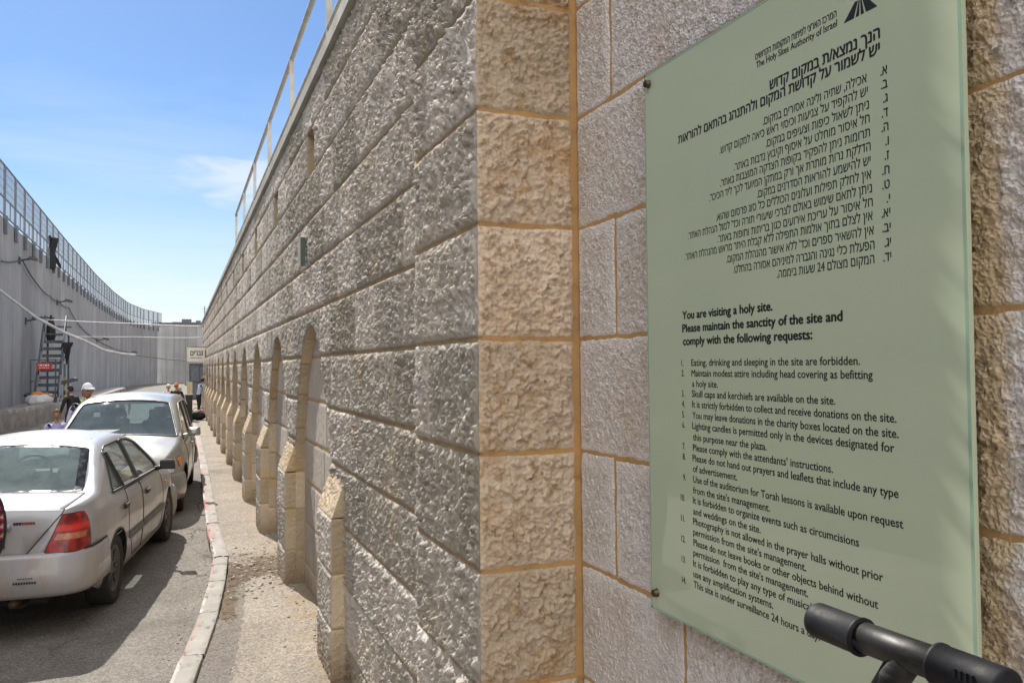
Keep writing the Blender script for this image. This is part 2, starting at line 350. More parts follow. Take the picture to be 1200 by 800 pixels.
# ------------------------------------------------------------------ dressed-stone relief (real displaced geometry)
def _hash(ix, iy, seed):
    h = (ix.astype(np.int64)*374761393 + iy.astype(np.int64)*668265263 + seed*2246822519) & 0xffffffff
    h = ((h ^ (h >> 13)) * 1274126177) & 0xffffffff
    return ((h ^ (h >> 16)) & 0xffffff)/float(0xffffff)
def pn(x, y, seed=0):
    ix, iy = np.floor(x), np.floor(y); fx, fy = x-ix, y-iy
    sx, sy = fx*fx*fx*(fx*(fx*6-15)+10), fy*fy*fy*(fy*(fy*6-15)+10)
    def gr(dx, dy):
        a = _hash(ix+dx, iy+dy, seed)*2*pi
        return np.cos(a)*(fx-dx) + np.sin(a)*(fy-dy)
    a, b, c, d = gr(0,0), gr(1,0), gr(0,1), gr(1,1)
    return ((a+(b-a)*sx) + ((c+(d-c)*sx)-(a+(b-a)*sx))*sy)*1.5
def fbm(x, y, seed=0, octv=4, gain=.5):
    s = 0; a = 1.0
    for i in range(octv): s = s + a*pn(x*2**i, y*2**i, seed+i*17); a *= gain
    return s
def worley(x, y, seed=0):
    ix, iy = np.floor(x), np.floor(y); best = np.full(np.shape(x), 9.0)
    for dx in (-1,0,1):
        for dy in (-1,0,1):
            cx, cy = ix+dx, iy+dy
            px, py = cx+_hash(cx,cy,seed), cy+_hash(cx,cy,seed+91)
            best = np.minimum(best, (px-x)**2+(py-y)**2)
    return best
def facets(x, y, seed=0, tilt=1.0):
    """chips: every cell is a tilted plane with its own height, as a chisel leaves them"""
    ix, iy = np.floor(x), np.floor(y); best = np.full(np.shape(x), 9.0); h = np.zeros(np.shape(x))
    for dx in (-1,0,1):
        for dy in (-1,0,1):
            cx, cy = ix+dx, iy+dy
            px, py = cx+_hash(cx,cy,seed), cy+_hash(cx,cy,seed+91); d = (px-x)**2+(py-y)**2
            v = _hash(cx,cy,seed+7) + tilt*((_hash(cx,cy,seed+31)-.5)*(x-px) + (_hash(cx,cy,seed+57)-.5)*(y-py))*2
            m = d < best; best = np.where(m, d, best); h = np.where(m, v, h)
    return h
def relief(kind, u, v, seed):
    if kind == 'rock':
        wu, wv = u + .016*fbm(u*28, v*22, seed+3, 3, .6), v + .020*fbm(u*28, v*22, seed+4, 3, .6)
        return .58*facets(wu*40+.45*wv*19, wv*18, seed, 1.1) + .40*facets(wu*74+.4*wv*34, wv*33, seed+5, 1.2) + .30*fbm(u*48+.4*v*22, v*22, seed+11, 5, .68) + .20*fbm(u*5, v*5, seed+5, 2) - .35
    if kind == 'short':
        wu, wv = u + .014*fbm(u*26, v*26, seed+3, 3, .6), v + .014*fbm(u*26, v*26, seed+4, 3, .6)
        return .46*facets(wu*27, wv*30, seed, 1.4) + .34*facets(wu*52, wv*56, seed+5, 1.4) + .28*fbm(u*44, v*44, seed+11, 5, .70) + .35*pn(u*5, v*5, seed+2) - .15
    if kind == 'fine':
        wu, wv = u + .004*fbm(u*80, v*80, seed+3, 2), v + .004*fbm(u*80, v*80, seed+4, 2)
        return .6*facets(wu*88, wv*88, seed, 1.2) + .45*fbm(u*55, v*55, seed, 4, .65)
    if kind == 'coarse':
        wu, wv = u + .009*fbm(u*40, v*40, seed+3, 3, .6), v + .009*fbm(u*40, v*40, seed+4, 3, .6)
        return .6*facets(wu*44, wv*44, seed, 1.3) + .35*facets(wu*80, wv*80, seed+5, 1.2) + .3*fbm(u*45, v*45, seed+8, 4, .65)-.1
    return .5*fbm(u*18, v*18, seed, 5, .6)

class Stones:
    """many dressed stones gathered into one masonry mesh"""
    def __init__(s, origin, U, V, Nn, kind, amp, base, margin, seed=1, border=-.008, offset=(0,0)):
        s.o, s.U, s.V, s.N = (np.array(t, float) for t in (origin, U, V, Nn)); s.kind, s.amp, s.base, s.margin = kind, amp, base, margin
        s.vs, s.fs, s.t, s.pk, s.n, s.seed, s.border = [], [], [], [], 0, seed, border; s.rng = random.Random(seed); s.off = offset
    def stone(s, u0, u1, v0, v1, du, dv, joint=.009, sides=(1,1,1,1), clampv=None, clampu=None, tone=None, amp=None, base=None, kind=None, margin=None):
        """sides: left, right, bottom, top - 1 drops the rim into the mortar, 0 keeps it flush (an arris)"""
        rg = s.rng; j = joint/2
        u0 += j*sides[0]; u1 -= j*sides[1]; v0 += j*sides[2]; v1 -= j*sides[3]
        if u1-u0 < .01 or v1-v0 < .01: return
        nu = max(3, int(round((u1-u0)/du)) if not callable(du) else 3); nv = max(3, int(round((v1-v0)/dv)))
        if callable(du):
            us = [u0]
            while us[-1] < u1 - .4*du(us[-1]): us.append(us[-1]+du(us[-1]))
            us[-1] = u1
            if len(us) < 4: us = list(np.linspace(u0,u1,4))
            us = np.array(us)
        else: us = np.linspace(u0, u1, nu+1)
        vv = np.linspace(v0, v1, nv+1)
        Ug, Vg = np.meshgrid(us, vv, indexing='ij')
        sd = rg.randrange(1, 10**6)
        eu, ev_ = (Ug-u0)/(u1-u0), (Vg-v0)/(v1-v0); ej = .0048 if s.kind in ('short','fine') else .0034
        wob = lambda t, q: ej*(pn(t*11+q, t*0+q*.37, sd) + .6*pn(t*37+q, t*0+q*.7, sd+1))
        Ug, Vg = Ug + sides[0]*(1-eu)*wob(Vg, 3)*(eu < .5)*(1-2*eu).clip(0) + sides[1]*eu*wob(Vg, 9)*(2*eu-1).clip(0), Vg + sides[2]*wob(Ug, 5)*(1-2*ev_).clip(0) + sides[3]*wob(Ug, 7)*(2*ev_-1).clip(0)
        jit = .0022*pn(Ug*22+sd%97, Vg*22, sd)              # slightly uneven edges
        mg = margin if margin is not None else s.margin
        big = np.full(Ug.shape, 9.0)
        dl = np.where(sides[0], Ug-u0, big) + jit; dr = np.where(sides[1], u1-Ug, big) + jit
        db = np.where(sides[2], Vg-v0, big) + jit; dt = np.where(sides[3], v1-Vg, big) + jit
        d4 = np.minimum(np.minimum(Ug-u0,u1-Ug), np.minimum(Vg-v0,v1-Vg)) + jit*1.5
        w = mg*(.75+.5*rg.random())*(1+.5*pn(Ug*9, Vg*9, sd+5))
        m = np.clip((d4 - .25*w)/w, 0, 1); m = m*m*(3-2*m)
        R = relief(kind or s.kind, Ug+s.off[0], Vg+s.off[1], sd)
        ba = (base if base is not None else s.base)*(.55+.9*rg.random())
        H = m*(ba + (amp if amp is not None else s.amp)*(R-.25)*(.8+.4*rg.random()))
        H = np.maximum(H, -.0006) + .0012*(1-m)*pn(Ug*60, Vg*60, sd+6)
        rim = np.zeros(Ug.shape, bool)
        if sides[0]: rim[0,:] = 1
        if sides[1]: rim[-1,:] = 1
        if sides[2]: rim[:,0] = 1
        if sides[3]: rim[:,-1] = 1
        H = np.where(rim, s.border, H)
        if clampv is not None:
            lim = clampv(Ug); fa = np.clip((Vg-lim)/.03, 0, 1); H = np.where(H > 0, H*fa*fa*(3-2*fa), H); hit = Vg < lim; Vg = np.where(hit, np.minimum(lim, v1), Vg); H = np.where(hit, -.004, H)
        if clampu is not None:
            lim = clampu(Vg); hit = Ug < lim; Ug = np.where(hit, np.minimum(lim, u1), Ug); H = np.where(hit, 0.0, H)
        P = s.o + Ug[...,None]*s.U + Vg[...,None]*s.V + H[...,None]*s.N
        a, b = Ug.shape
        idx = np.arange(a*b).reshape(a,b)
        F = np.stack([idx[:-1,:-1], idx[1:,:-1], idx[1:,1:], idx[:-1,1:]], -1).reshape(-1,4)
        Pf = P.reshape(-1,3)
        if clampv is not None or clampu is not None:
            q = Pf[F]; ar = np.linalg.norm(np.cross(q[:,2]-q[:,0], q[:,3]-q[:,1]), axis=1); F = F[ar > 1e-7]
        if np.dot(np.cross(s.U, s.V), s.N) < 0: F = F[:, ::-1]
        s.vs.append(Pf); s.fs.append(F+s.n); s.n += a*b
        s.t.append(np.full(a*b, tone if tone is not None else rg.random())); s.pk.append(m.reshape(-1))
    def build(s, name, m, parent):
        return mesh_from(name, np.concatenate(s.vs), np.concatenate(s.fs), m, parent, True, attrs={'tone': np.concatenate(s.t), 'pick': np.concatenate(s.pk)})

def cuts(rg, a, b, lo, hi):
    out = [a]
    while b - out[-1] > hi*1.15:
        out.append(out[-1] + rg.uniform(lo, hi))
    if b-out[-1] < lo*.5 and len(out) > 1: out.pop()
    return out + [b]

# ------------------------------------------------------------------ ground
def kerb_x(y):
    ys = [-8, 0.0, 2.6, 4.4, 5.54, 7.07, 8.4, 9.1, 10.0, 10.7, 13.2, 15.6, 20, 33, 60]
    xs = [-1.9,-.82,-.46,-.22,-.06,.143,.275,.315,.30,.29,.312,.34,.37,.38,.42]
    return np.interp(y, ys, xs)
def ground_mat(name, base, alt, dark, speck=.35, crack=0.0, bump=.7, stain=.4, ochre=False):
    m, nt, p = new_mat(name); g = NG(nt); v = g.pos('world')
    c = g.mix(g.ramp(g.noise(v, 1.3, 7, .62, .4), .32, .68), base, alt)
    c = g.mix(g.math('MULTIPLY', g.ramp(g.noise(g.map(v, loc=(5,2,0)), .8, 8, .68, .7), .52, .72), stain), c, dark)
    c = g.mix(g.math('MULTIPLY', g.ramp(g.noise(v, 85, 3, .7), .56, .72), speck), c, tuple(min(1, x*1.9) for x in base))
    c = g.mix(g.math('MULTIPLY', g.ramp(g.noise(g.map(v, loc=(1,9,0)), 60, 3, .7), .58, .74), speck), c, tuple(x*.4 for x in base))
    c = g.mix(g.math('MULTIPLY', g.ramp(g.noise(g.map(v, loc=(4,4,0)), 24, 6, .75), .47, .68), .55), c, tuple(x*.52 for x in base))
    c = g.mix(g.math('MULTIPLY', g.ramp(g.noise(g.map(v, loc=(9,3,0)), 38, 5, .75), .56, .72), .5), c, tuple(min(1, x*1.55) for x in base))
    vr = g.n('ShaderNodeTexVoronoi'); g.L.new(v, vr.inputs['Vector']); vr.inputs['Scale'].default_value = 95
    sx_ = g.n('ShaderNodeSeparateColor'); g.L.new(vr.outputs['Color'], sx_.inputs[0]); kk = g.ramp(sx_.outputs[0], 0, 1, .55, 1.45)
    kc = g.n('ShaderNodeCombineColor'); [g.L.new(kk, kc.inputs[i]) for i in range(3)]
    c = g.mix(.62, c, kc.outputs[0], 'MULTIPLY')
    if ochre:
        px = g.n('ShaderNodeSeparateXYZ'); g.L.new(v, px.inputs[0])
        c = g.mix(g.math('MULTIPLY', g.ramp(px.outputs[0], .66, .92), g.ramp(g.noise(v, 4.5, 6, .65), .40, .68, 0, .55)), c, (.33,.225,.11))
    h = g.math('ADD', g.math('ADD', g.math('MULTIPLY', g.noise(v, 70, 8, .7), .7), g.math('MULTIPLY', g.noise(v, 9, 5, .6), .8)), g.math('MULTIPLY', g.noise(v, 26, 6, .72), .9))
    if crack:
        w = g.n('ShaderNodeVectorMath', operation='ADD'); g.L.new(v, w.inputs[0])
        nn = g.n('ShaderNodeTexNoise'); g.L.new(v, nn.inputs['Vector']); nn.inputs['Scale'].default_value = 2.5; nn.inputs['Detail'].default_value = 6
        sc = g.n('ShaderNodeVectorMath', operation='SCALE'); g.L.new(nn.outputs['Color'], sc.inputs[0]); sc.inputs['Scale'].default_value = .5; g.L.new(sc.outputs[0], w.inputs[1])
        e = g.voro(w.outputs[0], .55, 'DISTANCE_TO_EDGE')
        cr = g.math('MULTIPLY', g.ramp(e, .0, .008, 1.0, 0.0), g.ramp(g.noise(v, .7, 2), .42, .6)); cr = g.math('MULTIPLY', cr, crack)
        c = g.mix(cr, c, (.05,.042,.035)); h = g.math('SUBTRACT', h, cr)
    g.L.new(c, p.inputs['Base Color']); p.inputs['Roughness'].default_value = .93; p.inputs['Specular IOR Level'].default_value = .2
    g.L.new(g.bump(h, bump, .012), p.inputs['Normal'])
    return m
M['road'] = ground_mat('dusty_asphalt', (.235,.218,.196), (.175,.162,.145), (.115,.105,.095), .75, .8, 1.0, .6)
M['pave'] = ground_mat('dusty_concrete', (.335,.295,.25), (.26,.23,.195), (.13,.105,.085), .6, .3, 1.0, .8, True)
M['dirt'] = ground_mat('brown_dirt', (.125,.095,.07), (.18,.135,.095), (.07,.055,.042), .6, 0, 1.0, .5)
M['patch'] = ground_mat('grey_asphalt_patch', (.20,.18,.16), (.17,.15,.135), (.11,.10,.09), .5, .0, .8, .4)
M['earth'] = ground_mat('dry_earth', (.30,.25,.19), (.26,.22,.17), (.2,.16,.12), .2, 0, .5, .3)

def sheet(name, xs_fn, ys, nx, zfn, m, kind='structure', fmat=None):
    V = []; 
    for y in ys:
        a, b = xs_fn(y); x = np.linspace(a, b, nx+1); yy = np.full(nx+1, y)
        V.append(np.stack([x, yy, zfn(x, yy)], -1))
    V = np.concatenate(V); idx = np.arange(len(ys)*(nx+1)).reshape(len(ys), nx+1)
    F = np.stack([idx[:-1,:-1], idx[:-1,1:], idx[1:,1:], idx[1:,:-1]], -1).reshape(-1,4)
    fm = None
    if fmat is not None:
        c = V[F].mean(1); fm = fmat(c[:,0], c[:,1])
    o = mesh_from(name, V, F, m, None, True, fm); return tag(o, kind=kind)
gnd = MB().add([(-1500,-1500,-.25),(1500,-1500,-.25),(1500,1500,-.25),(-1500,1500,-.25)], [(0,1,2,3)]).build('ground', M['earth']); tag(gnd, kind='structure')
yr = np.concatenate([np.arange(-8,2,.5), np.arange(2,13,.035), np.arange(13,30,.3), np.arange(30,132,3.0)])
def road_z(x, y):
    e = np.clip((x - (kerb_x(y)-.35))/.35, 0, 1)
    return .012*fbm(x*.9, y*.9, 3, 3) + .0045*fbm(x*7, y*7, 8, 4, .6) - .018*e
sheet('road', lambda y: (-7.2, float(kerb_x(y))+.03), yr, 130, road_z, M['road'])

# pavement: dusty concrete, a dark asphalt strip along the kerb and a band of broken earth
yp = np.concatenate([np.arange(-6,3,.3), np.arange(3,12,.022), np.arange(12,20,.1), np.arange(20,46,.6)])
def dirt_amt(x, y):
    t = np.exp(-((y-8.35-.35*(x-.5))/.55)**2)*1.05 + .95*np.exp(-((y-7.35)/.7)**2)*np.clip((.50-x)/.10,0,1)
    return t + .30*fbm(x*5, y*4, 21, 4, .6)
def strip_amt(x, y):
    edge = kerb_x(y)+.15+.17+.02*(8-y)
    return np.clip((edge-x)/.02 + .8*fbm(x*14, y*9, 31, 3), -1, 1)*(y < 7.9) - 1.0*(y >= 7.9)
def pave_z(x, y):
    z = .105 + .007*fbm(x*2, y*2, 12, 3) + .0045*fbm(x*16, y*16, 5, 4, .7)
    d = np.clip(dirt_amt(x,y)-.35, 0, 1); z = z + d*(-.014+.02*fbm(x*11, y*11, 44, 4, .65))
    return z - .012*np.clip(strip_amt(x,y), 0, 1)
def pave_mat(x, y):
    d = dirt_amt(x,y) + .25*pn(x*30, y*30, 3); s = strip_amt(x,y)
    return np.where(d > .62, 1, np.where(s > 0, 2, 0))
sheet('pavement', lambda y: (float(kerb_x(y))+.148, 1.30 if y < 2.45 else 1.10), yp, 64, pave_z, [M['pave'], M['dirt'], M['patch']], fmat=pave_mat)

def kerb_mat():
    m, nt, p = new_mat('worn_kerb_concrete'); g = NG(nt); v = g.pos('world')
    c = g.mix(g.ramp(g.noise(v, 3, 7, .65), .3, .7), (.345,.33,.305), (.265,.25,.23))
    c = g.mix(g.math('MULTIPLY', g.ramp(g.noise(v, 70, 4, .7), .55, .72), .5), c, (.2,.18,.16))
    red = g.math('MULTIPLY', g.attr('red'), g.ramp(g.noise(g.map(v, (6,2.5,9)), 1.6, 8, .7), .40, .56))
    wht = g.math('MULTIPLY', g.attr('white'), g.ramp(g.noise(g.map(v, (5,3,8), (3,1,2)), 1.6, 8, .7), .40, .58))
    c = g.mix(g.math('MULTIPLY', red, .72), c, (.42,.17,.14)); c = g.mix(g.math('MULTIPLY', wht, .8), c, (.62,.60,.56))
    g.L.new(c, p.inputs['Base Color']); p.inputs['Roughness'].default_value = .9
    g.L.new(g.bump(g.noise(v, 60, 8, .7), .6, .008), p.inputs['Normal']); return m
M['kerb'] = kerb_mat()
kv, kf, kr, kw, n0 = [], [], [], [], 0
rg = random.Random(4); y = -7.0; k = 0
while y < 44:
    L = 1.0 if y < 22 else 2.0
    ya, yb = y+.008, y+L-.008; ny = 40 if 3 < y < 12 else 8
    prof = [(0.012,-.05),(0.006,.02),(0.0,.098),(.006,.120),(.016,.125),(.075,.125),(.125,.124),(.146,.117),(.15,.085),(.15,-.03)]
    pr = []
    for i in range(len(prof)-1):
        for t in (0,.34,.67): pr.append(tuple(np.array(prof[i])*(1-t)+np.array(prof[i+1])*t))
    pr.append(prof[-1]); pr = np.array(pr)
    dz, dx = rg.uniform(-.006,.006), rg.uniform(-.005,.005)
    ys = np.linspace(ya, yb, ny+1); G = np.zeros((ny+1, len(pr), 3))
    G[...,0] = (np.interp(ys, [ya,yb], [kerb_x(ya),kerb_x(yb)])[:,None] + pr[None,:,0] + dx)
    G[...,1] = ys[:,None]; G[...,2] = pr[None,:,1]+dz
    chip = np.clip(fbm(G[...,1]*7+3, G[...,2]*20+G[...,0]*20, 77, 4, .6)-.42, 0, 1)
    G[...,2] -= chip*.05*(pr[None,:,1] > .08); G[...,0] += chip*.05*(pr[None,:,0] < .02)
    G[...,2] += .0025*fbm(G[...,0]*25, G[...,1]*25, 9, 3)
    i0 = np.arange((ny+1)*len(pr)).reshape(ny+1, len(pr)) + n0
    F = np.stack([i0[:-1,:-1], i0[:-1,1:], i0[1:,1:], i0[1:,:-1]], -1).reshape(-1,4)
    kv.append(G.reshape(-1,3)); kf.append(F); n0 += G.shape[0]*G.shape[1]
    ends = [list(i0[0,::-1]), list(i0[-1,:])]
    face = np.broadcast_to((pr[:,0] < .02).astype(float)[None,:], G.shape[:2]).reshape(-1)
    top = np.broadcast_to(((pr[:,0] < .09)).astype(float)[None,:], G.shape[:2]).reshape(-1)
    kr.append(face*(.8 if k % 2 else .4) + (0.45*top if (k % 2 and y > 9) else 0)); kw.append(face*(0 if k % 2 else .8))
    y += L; k += 1
tag(mesh_from('kerb', np.concatenate(kv), np.concatenate(kf), M['kerb'], None, True, attrs={'red': np.concatenate(kr), 'white': np.concatenate(kw)}), kind='structure')

# ------------------------------------------------------------------ the long stone wall
XW, XP, XR = .96, .87, 1.045           # wall face, pier / corner pilaster face, recess panel (the face looks towards -X)
YC, XI = 2.458, 1.221                 # corner and the recessed wall face beyond it
PITCH = 2.48
ROWS = [1.395+.3655*k for k in range(-4, 8)]
TOP = 4.22
YEND = 42.0
wall = thing('stone_wall', 'long rough limestone wall with a row of arched niches and buttress piers beside the pavement', 'wall', (XW, YC, 0))
def local(o):
    if o.parent is wall: o.matrix_parent_inverse = Matrix.Translation((-XW, -YC, 0))
    return o
piers = [5.22+PITCH*k for k in range(0, 15)]          # near face of each pier, width .55
PWID = .55
bays = [(piers[i]+PWID, piers[i+1]) for i in range(14)]
SPR, RISE = 1.35, 1.02
def arch_z(y, a, b):
    s = np.clip(np.abs((y-(a+b)/2)/((b-a)/2)), 0, 1); return SPR + RISE*(1-s**2.15)**.86
DUW = lambda y: min(.22, max(.0062, .00048*y*y))
def dvw(y): return max(.0068, .0015*y)
rg = random.Random(11)
W = Stones((XW,0,0), (0,1,0), (0,0,1), (-1,0,0), 'rock', .025, .007, .020, 7, -.014)
slots = [6.71+2.6*k for k in range(9)]
rows = ROWS + [TOP]
for r in range(len(rows)-1):
    v0, v1 = rows[r], rows[r+1]
    segs = []
    if v0 < 2.38:
        segs.append((YC+.76, piers[0]+PWID, None))
        for (a, b) in bays:
            if v1 > SPR+.02: segs.append((a, b, (a, b)))
            segs.append((b, b+PWID, None))
    elif abs(v0-3.588) < .01:
        p = YC+.76
        for s_ in slots: segs.append((p, s_-.205, None)); p = s_+.205
        segs.append((p, YEND, None))
    else: segs.append((YC+.76, YEND, None))
    for (a, b, arch) in segs:
        cs = cuts(rg, a, b, .45, 1.15)
        for c0, c1 in zip(cs, cs[1:]):
            f = None
            if arch: f = lambda U, A=arch: arch_z(U, *A)
            W.stone(c0, c1, max(v0, .06), v1, DUW, dvw(c0), joint=.013, clampv=f, amp=.025*min(1, max(.42, 1.5-c0/9)))
local(W.build('masonry_face', M['rock'], wall))
# mortar bed behind the stones
mv, mf = [], []
def quad(p): b = len(mv); mv.extend(p); mf.append((b,b+1,b+2,b+3))
xm = XW+.008
quad([(xm,YC+.7,0),(xm,YC+.7,2.4),(xm,bays[0][0],2.4),(xm,bays[0][0],0)])
for i, (a, b) in enumerate(bays):
    n = 40; ys = np.linspace(a, b, n+1); zz = arch_z(ys, a, b)
    for q in range(n): quad([(xm,ys[q],zz[q]),(xm,ys[q],2.4),(xm,ys[q+1],2.4),(xm,ys[q+1],zz[q+1])])
    quad([(xm,b,0),(xm,b,2.4),(xm,b+PWID,2.4),(xm,b+PWID,0)])
p = YC+.7
for s_ in slots: quad([(xm,p,2.4),(xm,p,TOP),(xm,s_-.2,TOP),(xm,s_-.2,2.4)]); quad([(xm,s_-.2,2.4),(xm,s_-.2,3.588),(xm,s_+.2,3.588),(xm,s_+.2,2.4)]); quad([(xm,s_-.2,3.9535),(xm,s_-.2,TOP),(xm,s_+.2,TOP),(xm,s_+.2,3.9535)]); p = s_+.2
quad([(xm,p,2.4),(xm,p,TOP),(xm,YEND,TOP),(xm,YEND,2.4)])
local(mesh_from('mortar_bed', mv, mf, M['mortar'], wall))
for s_ in slots:
    b = MB(); x0, x1 = XW+.004, XW+.10
    z0, z1, ya, yb = 3.59, 3.951, s_-.2, s_+.2
    b.add([(x0,ya,z0),(x0,yb,z0),(x0,yb,z1),(x0,ya,z1),(x1,ya,z0),(x1,yb,z0),(x1,yb,z1),(x1,ya,z1)], [(0,1,5,4),(1,2,6,5),(2,3,7,6),(3,0,4,7)])
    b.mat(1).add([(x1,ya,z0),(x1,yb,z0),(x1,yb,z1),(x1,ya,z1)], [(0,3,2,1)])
    local(b.build('window_slot', [M['pier'], M['brown_dark']], wall))
# piers, arch soffits, recess panels
for i, y0 in enumerate(piers):
    y1 = y0+PWID; fn = .008 if i < 2 else (.012 if i < 4 else .03)
    rg2 = random.Random(50+i)
    jz = [.06, .42+rg2.uniform(-.03,.03), .77+rg2.uniform(-.03,.03), 1.10]
    S = Stones((XP,0,0), (0,1,0), (0,0,1), (-1,0,0), 'rock', .012, .004, .014, 300+i, -.006)
    for a, b in zip(jz, jz[1:]): S.stone(y0, y1, a, b, fn, fn, joint=.008, sides=(0,0,1,1), kind='coarse')
    Sn = Stones((0,y0,0), (1,0,0), (0,0,1), (0,-1,0), 'short', .007, .002, .012, 340+i, -.004)
    xe = XW+.012
    lim = lambda V: XP + np.clip((V-1.10)/.235, 0, 1)*(XW-.004-XP)
    for a, b in zip(jz, jz[1:]): Sn.stone(XP, xe, a, b, fn, fn, joint=.009, sides=(0,0,1,1))
    Sn.stone(XP, xe, 1.10, 1.336, fn, fn, joint=.009, sides=(0,0,1,0), clampu=lim)
    Sf = Stones((0,y1,0), (1,0,0), (0,0,1), (0,1,0), 'short', .007, .002, .012, 380+i, -.004)
    for a, b in zip(jz, jz[1:]): Sf.stone(XP, xe, a, b, .03, .03, joint=.009, sides=(0,0,1,1))
    Sf.stone(XP, xe, 1.10, 1.336, .03, .03, joint=.009, sides=(0,0,1,0), clampu=lim)
    d = np.array((XW-.004-XP, 0, .236)); L = np.linalg.norm(d); d = d/L
    Sc = Stones((XP,0,1.10), (0,1,0), d, (-d[2],0,d[0]), 'coarse', .009, .002, .01, 420+i, -.002)
    Sc.stone(y0, y1, 0, L, fn, fn, joint=.004, sides=(0,0,0,0), tone=.85)  # cap toned lighter: sunlight on the slope put into its colour
    allv = S.vs+Sn.vs+Sf.vs+Sc.vs; off = 0; F = []
    for q in (S, Sn, Sf, Sc): F += [f+off for f in q.fs]; off += q.n
    fmz = np.concatenate([np.full(sum(len(f) for f in q.fs), 1 if q is S else 0) for q in (S, Sn, Sf, Sc)])
    o = local(mesh_from('pier', np.concatenate(allv), np.concatenate(F), [M['pier'], M['rock']], wall, True, fmz, {'tone': np.concatenate(S.t+Sn.t+Sf.t+Sc.t)}))
    # mortar core, just inside the faces
    b = MB(); e = .0035
    b.add([(XP+e,y0+e,0),(XW+.006,y0+e,0),(XW+.006,y1-e,0),(XP+e,y1-e,0),(XP+e,y0+e,1.098),(XW+.006,y0+e,1.098),(XW+.006,y1-e,1.098),(XP+e,y1-e,1.098)], [(0,1,5,4),(2,3,7,6),(3,0,4,7)])
    local(b.build('mortar_core', M['mortar'], o))
for i, (a, b) in enumerate(bays):
    # soffit strip: up the far jamb, over the arch, down the near jamb
    n = 60; ys = (a+b)/2 - (b-a)/2*np.cos(np.linspace(0, pi, n+1)); zz = arch_z(ys, a, b)
    path = [(a, z) for z in np.linspace(.05, SPR, 40)[:-1]] + list(zip(ys, zz)) + [(b, z) for z in np.linspace(SPR, .05, 40)[1:]]
    path = np.array(path); seg = np.hypot(*np.diff(path, axis=0).T); sl = np.concatenate([[0], np.cumsum(seg)])
    ns = int(sl[-1]/(.011 if i < 3 else .03)); ss = np.linspace(0, sl[-1], ns+1)
    # snap joints into the strip
    py, pz = np.interp(ss, sl, path[:,0]), np.interp(ss, sl, path[:,1])
    ty, tz = np.gradient(py), np.gradient(pz); ln = np.hypot(ty, tz)+1e-9
    nyv, nzv = tz/ln, -ty/ln          # pointing into the opening
    xs = np.linspace(XW+.004, XR+.012, 13 if i < 3 else 5)
    S_, X_ = np.meshgrid(ss, xs, indexing='ij')
    jl = .37; rgj = random.Random(700+i); js = np.cumsum([rgj.uniform(.30,.42) for _ in range(40)])
    dj = np.min(np.abs(S_[...,None]-js), -1); jm = np.clip(dj/.012, 0, 1)
    H = (.003+.006*relief('short', S_, X_, 900+i))*jm - .006*(1-jm)
    P = np.stack([X_, py[:,None]+nyv[:,None]*H, pz[:,None]+nzv[:,None]*H], -1)
    idx = np.arange(S_.size).reshape(S_.shape)
    F = np.stack([idx[:-1,:-1], idx[:-1,1:], idx[1:,1:], idx[1:,:-1]], -1).reshape(-1,4)
    tn = _hash(np.searchsorted(js, S_.reshape(-1)), np.full(S_.size, i), 5)
    fm = (np.min(np.abs(.5*(ss[:-1]+ss[1:])[:,None]-js), 1) < .008).astype(int); fm = np.repeat(fm, len(xs)-1)
    local(mesh_from('arch_soffit', P.reshape(-1,3), F, [M['pier'], M['mortar']], wall, True, fm, {'tone': tn}))
    S = Stones((XR,0,0), (0,1,0), (0,0,1), (-1,0,0), 'panel', .005, .002, .012, 600+i, -.006)
    rgp = random.Random(800+i)
    for r in range(len(ROWS)-1):
        v0, v1 = ROWS[r], ROWS[r+1]
        if v0 > 2.3: continue
        cs = cuts(rgp, a-.03, b+.03, .55, 1.1)
        for c0, c1 in zip(cs, cs[1:]): S.stone(c0, c1, max(v0,.05), min(v1, 2.45), .016 if i < 2 else .05, .016 if i < 2 else .05, joint=.012)
    o = local(S.build('recess_panel', M['panel'], wall))
    local(mesh_from('mortar_bed', [(XR+.004,a-.03,0),(XR+.004,b+.03,0),(XR+.004,b+.03,2.45),(XR+.004,a-.03,2.45)], [(0,3,2,1)], M['mortar'], o))
# corner pilaster: street face, and the short return face that looks down at the viewer
Y1 = YC+.755
PR = [.06, .30, .665, 1.03] + [1.395+.3655*k for k in range(0, 18)]
S = Stones((XP,0,0), (0,1,0), (0,0,1), (-1,0,0), 'rock', .025, .007, .020, 21, -.012)
for r in range(len(PR)-1):
    if PR[r] > 3.6: S.stone(YC, Y1, PR[r], PR[r+1], .02, .02, sides=(0,0,1,1))
    elif r % 3 == 1: S.stone(YC, YC+.215, PR[r], PR[r+1], .0055, .0062, sides=(0,1,1,1)); S.stone(YC+.215, Y1, PR[r], PR[r+1], .0056, .0062, sides=(1,0,1,1))
    elif r % 3 == 2: S.stone(YC, YC+.56, PR[r], PR[r+1], .0055, .0062, sides=(0,1,1,1)); S.stone(YC+.56, Y1, PR[r], PR[r+1], .0056, .0062, sides=(1,0,1,1))
    else: S.stone(YC, Y1, PR[r], PR[r+1], .0056, .0062, sides=(0,0,1,1))
o = local(S.build('corner_pilaster', M['rock'], wall))
b = MB(); zt = PR[-1]
b.add([(XP+.006,YC+.006,0),(XP+.006,Y1-.002,0),(XP+.006,Y1-.002,zt),(XP+.006,YC+.006,zt),(XW+.02,Y1-.002,0),(XW+.02,Y1-.002,zt)], [(0,3,2,1),(1,2,5,4)])
local(b.build('mortar_bed', M['mortar'], o))
S = Stones((0,YC,0), (1,0,0), (0,0,1), (0,-1,0), 'short', .020, .004, .012, 33, -.005)
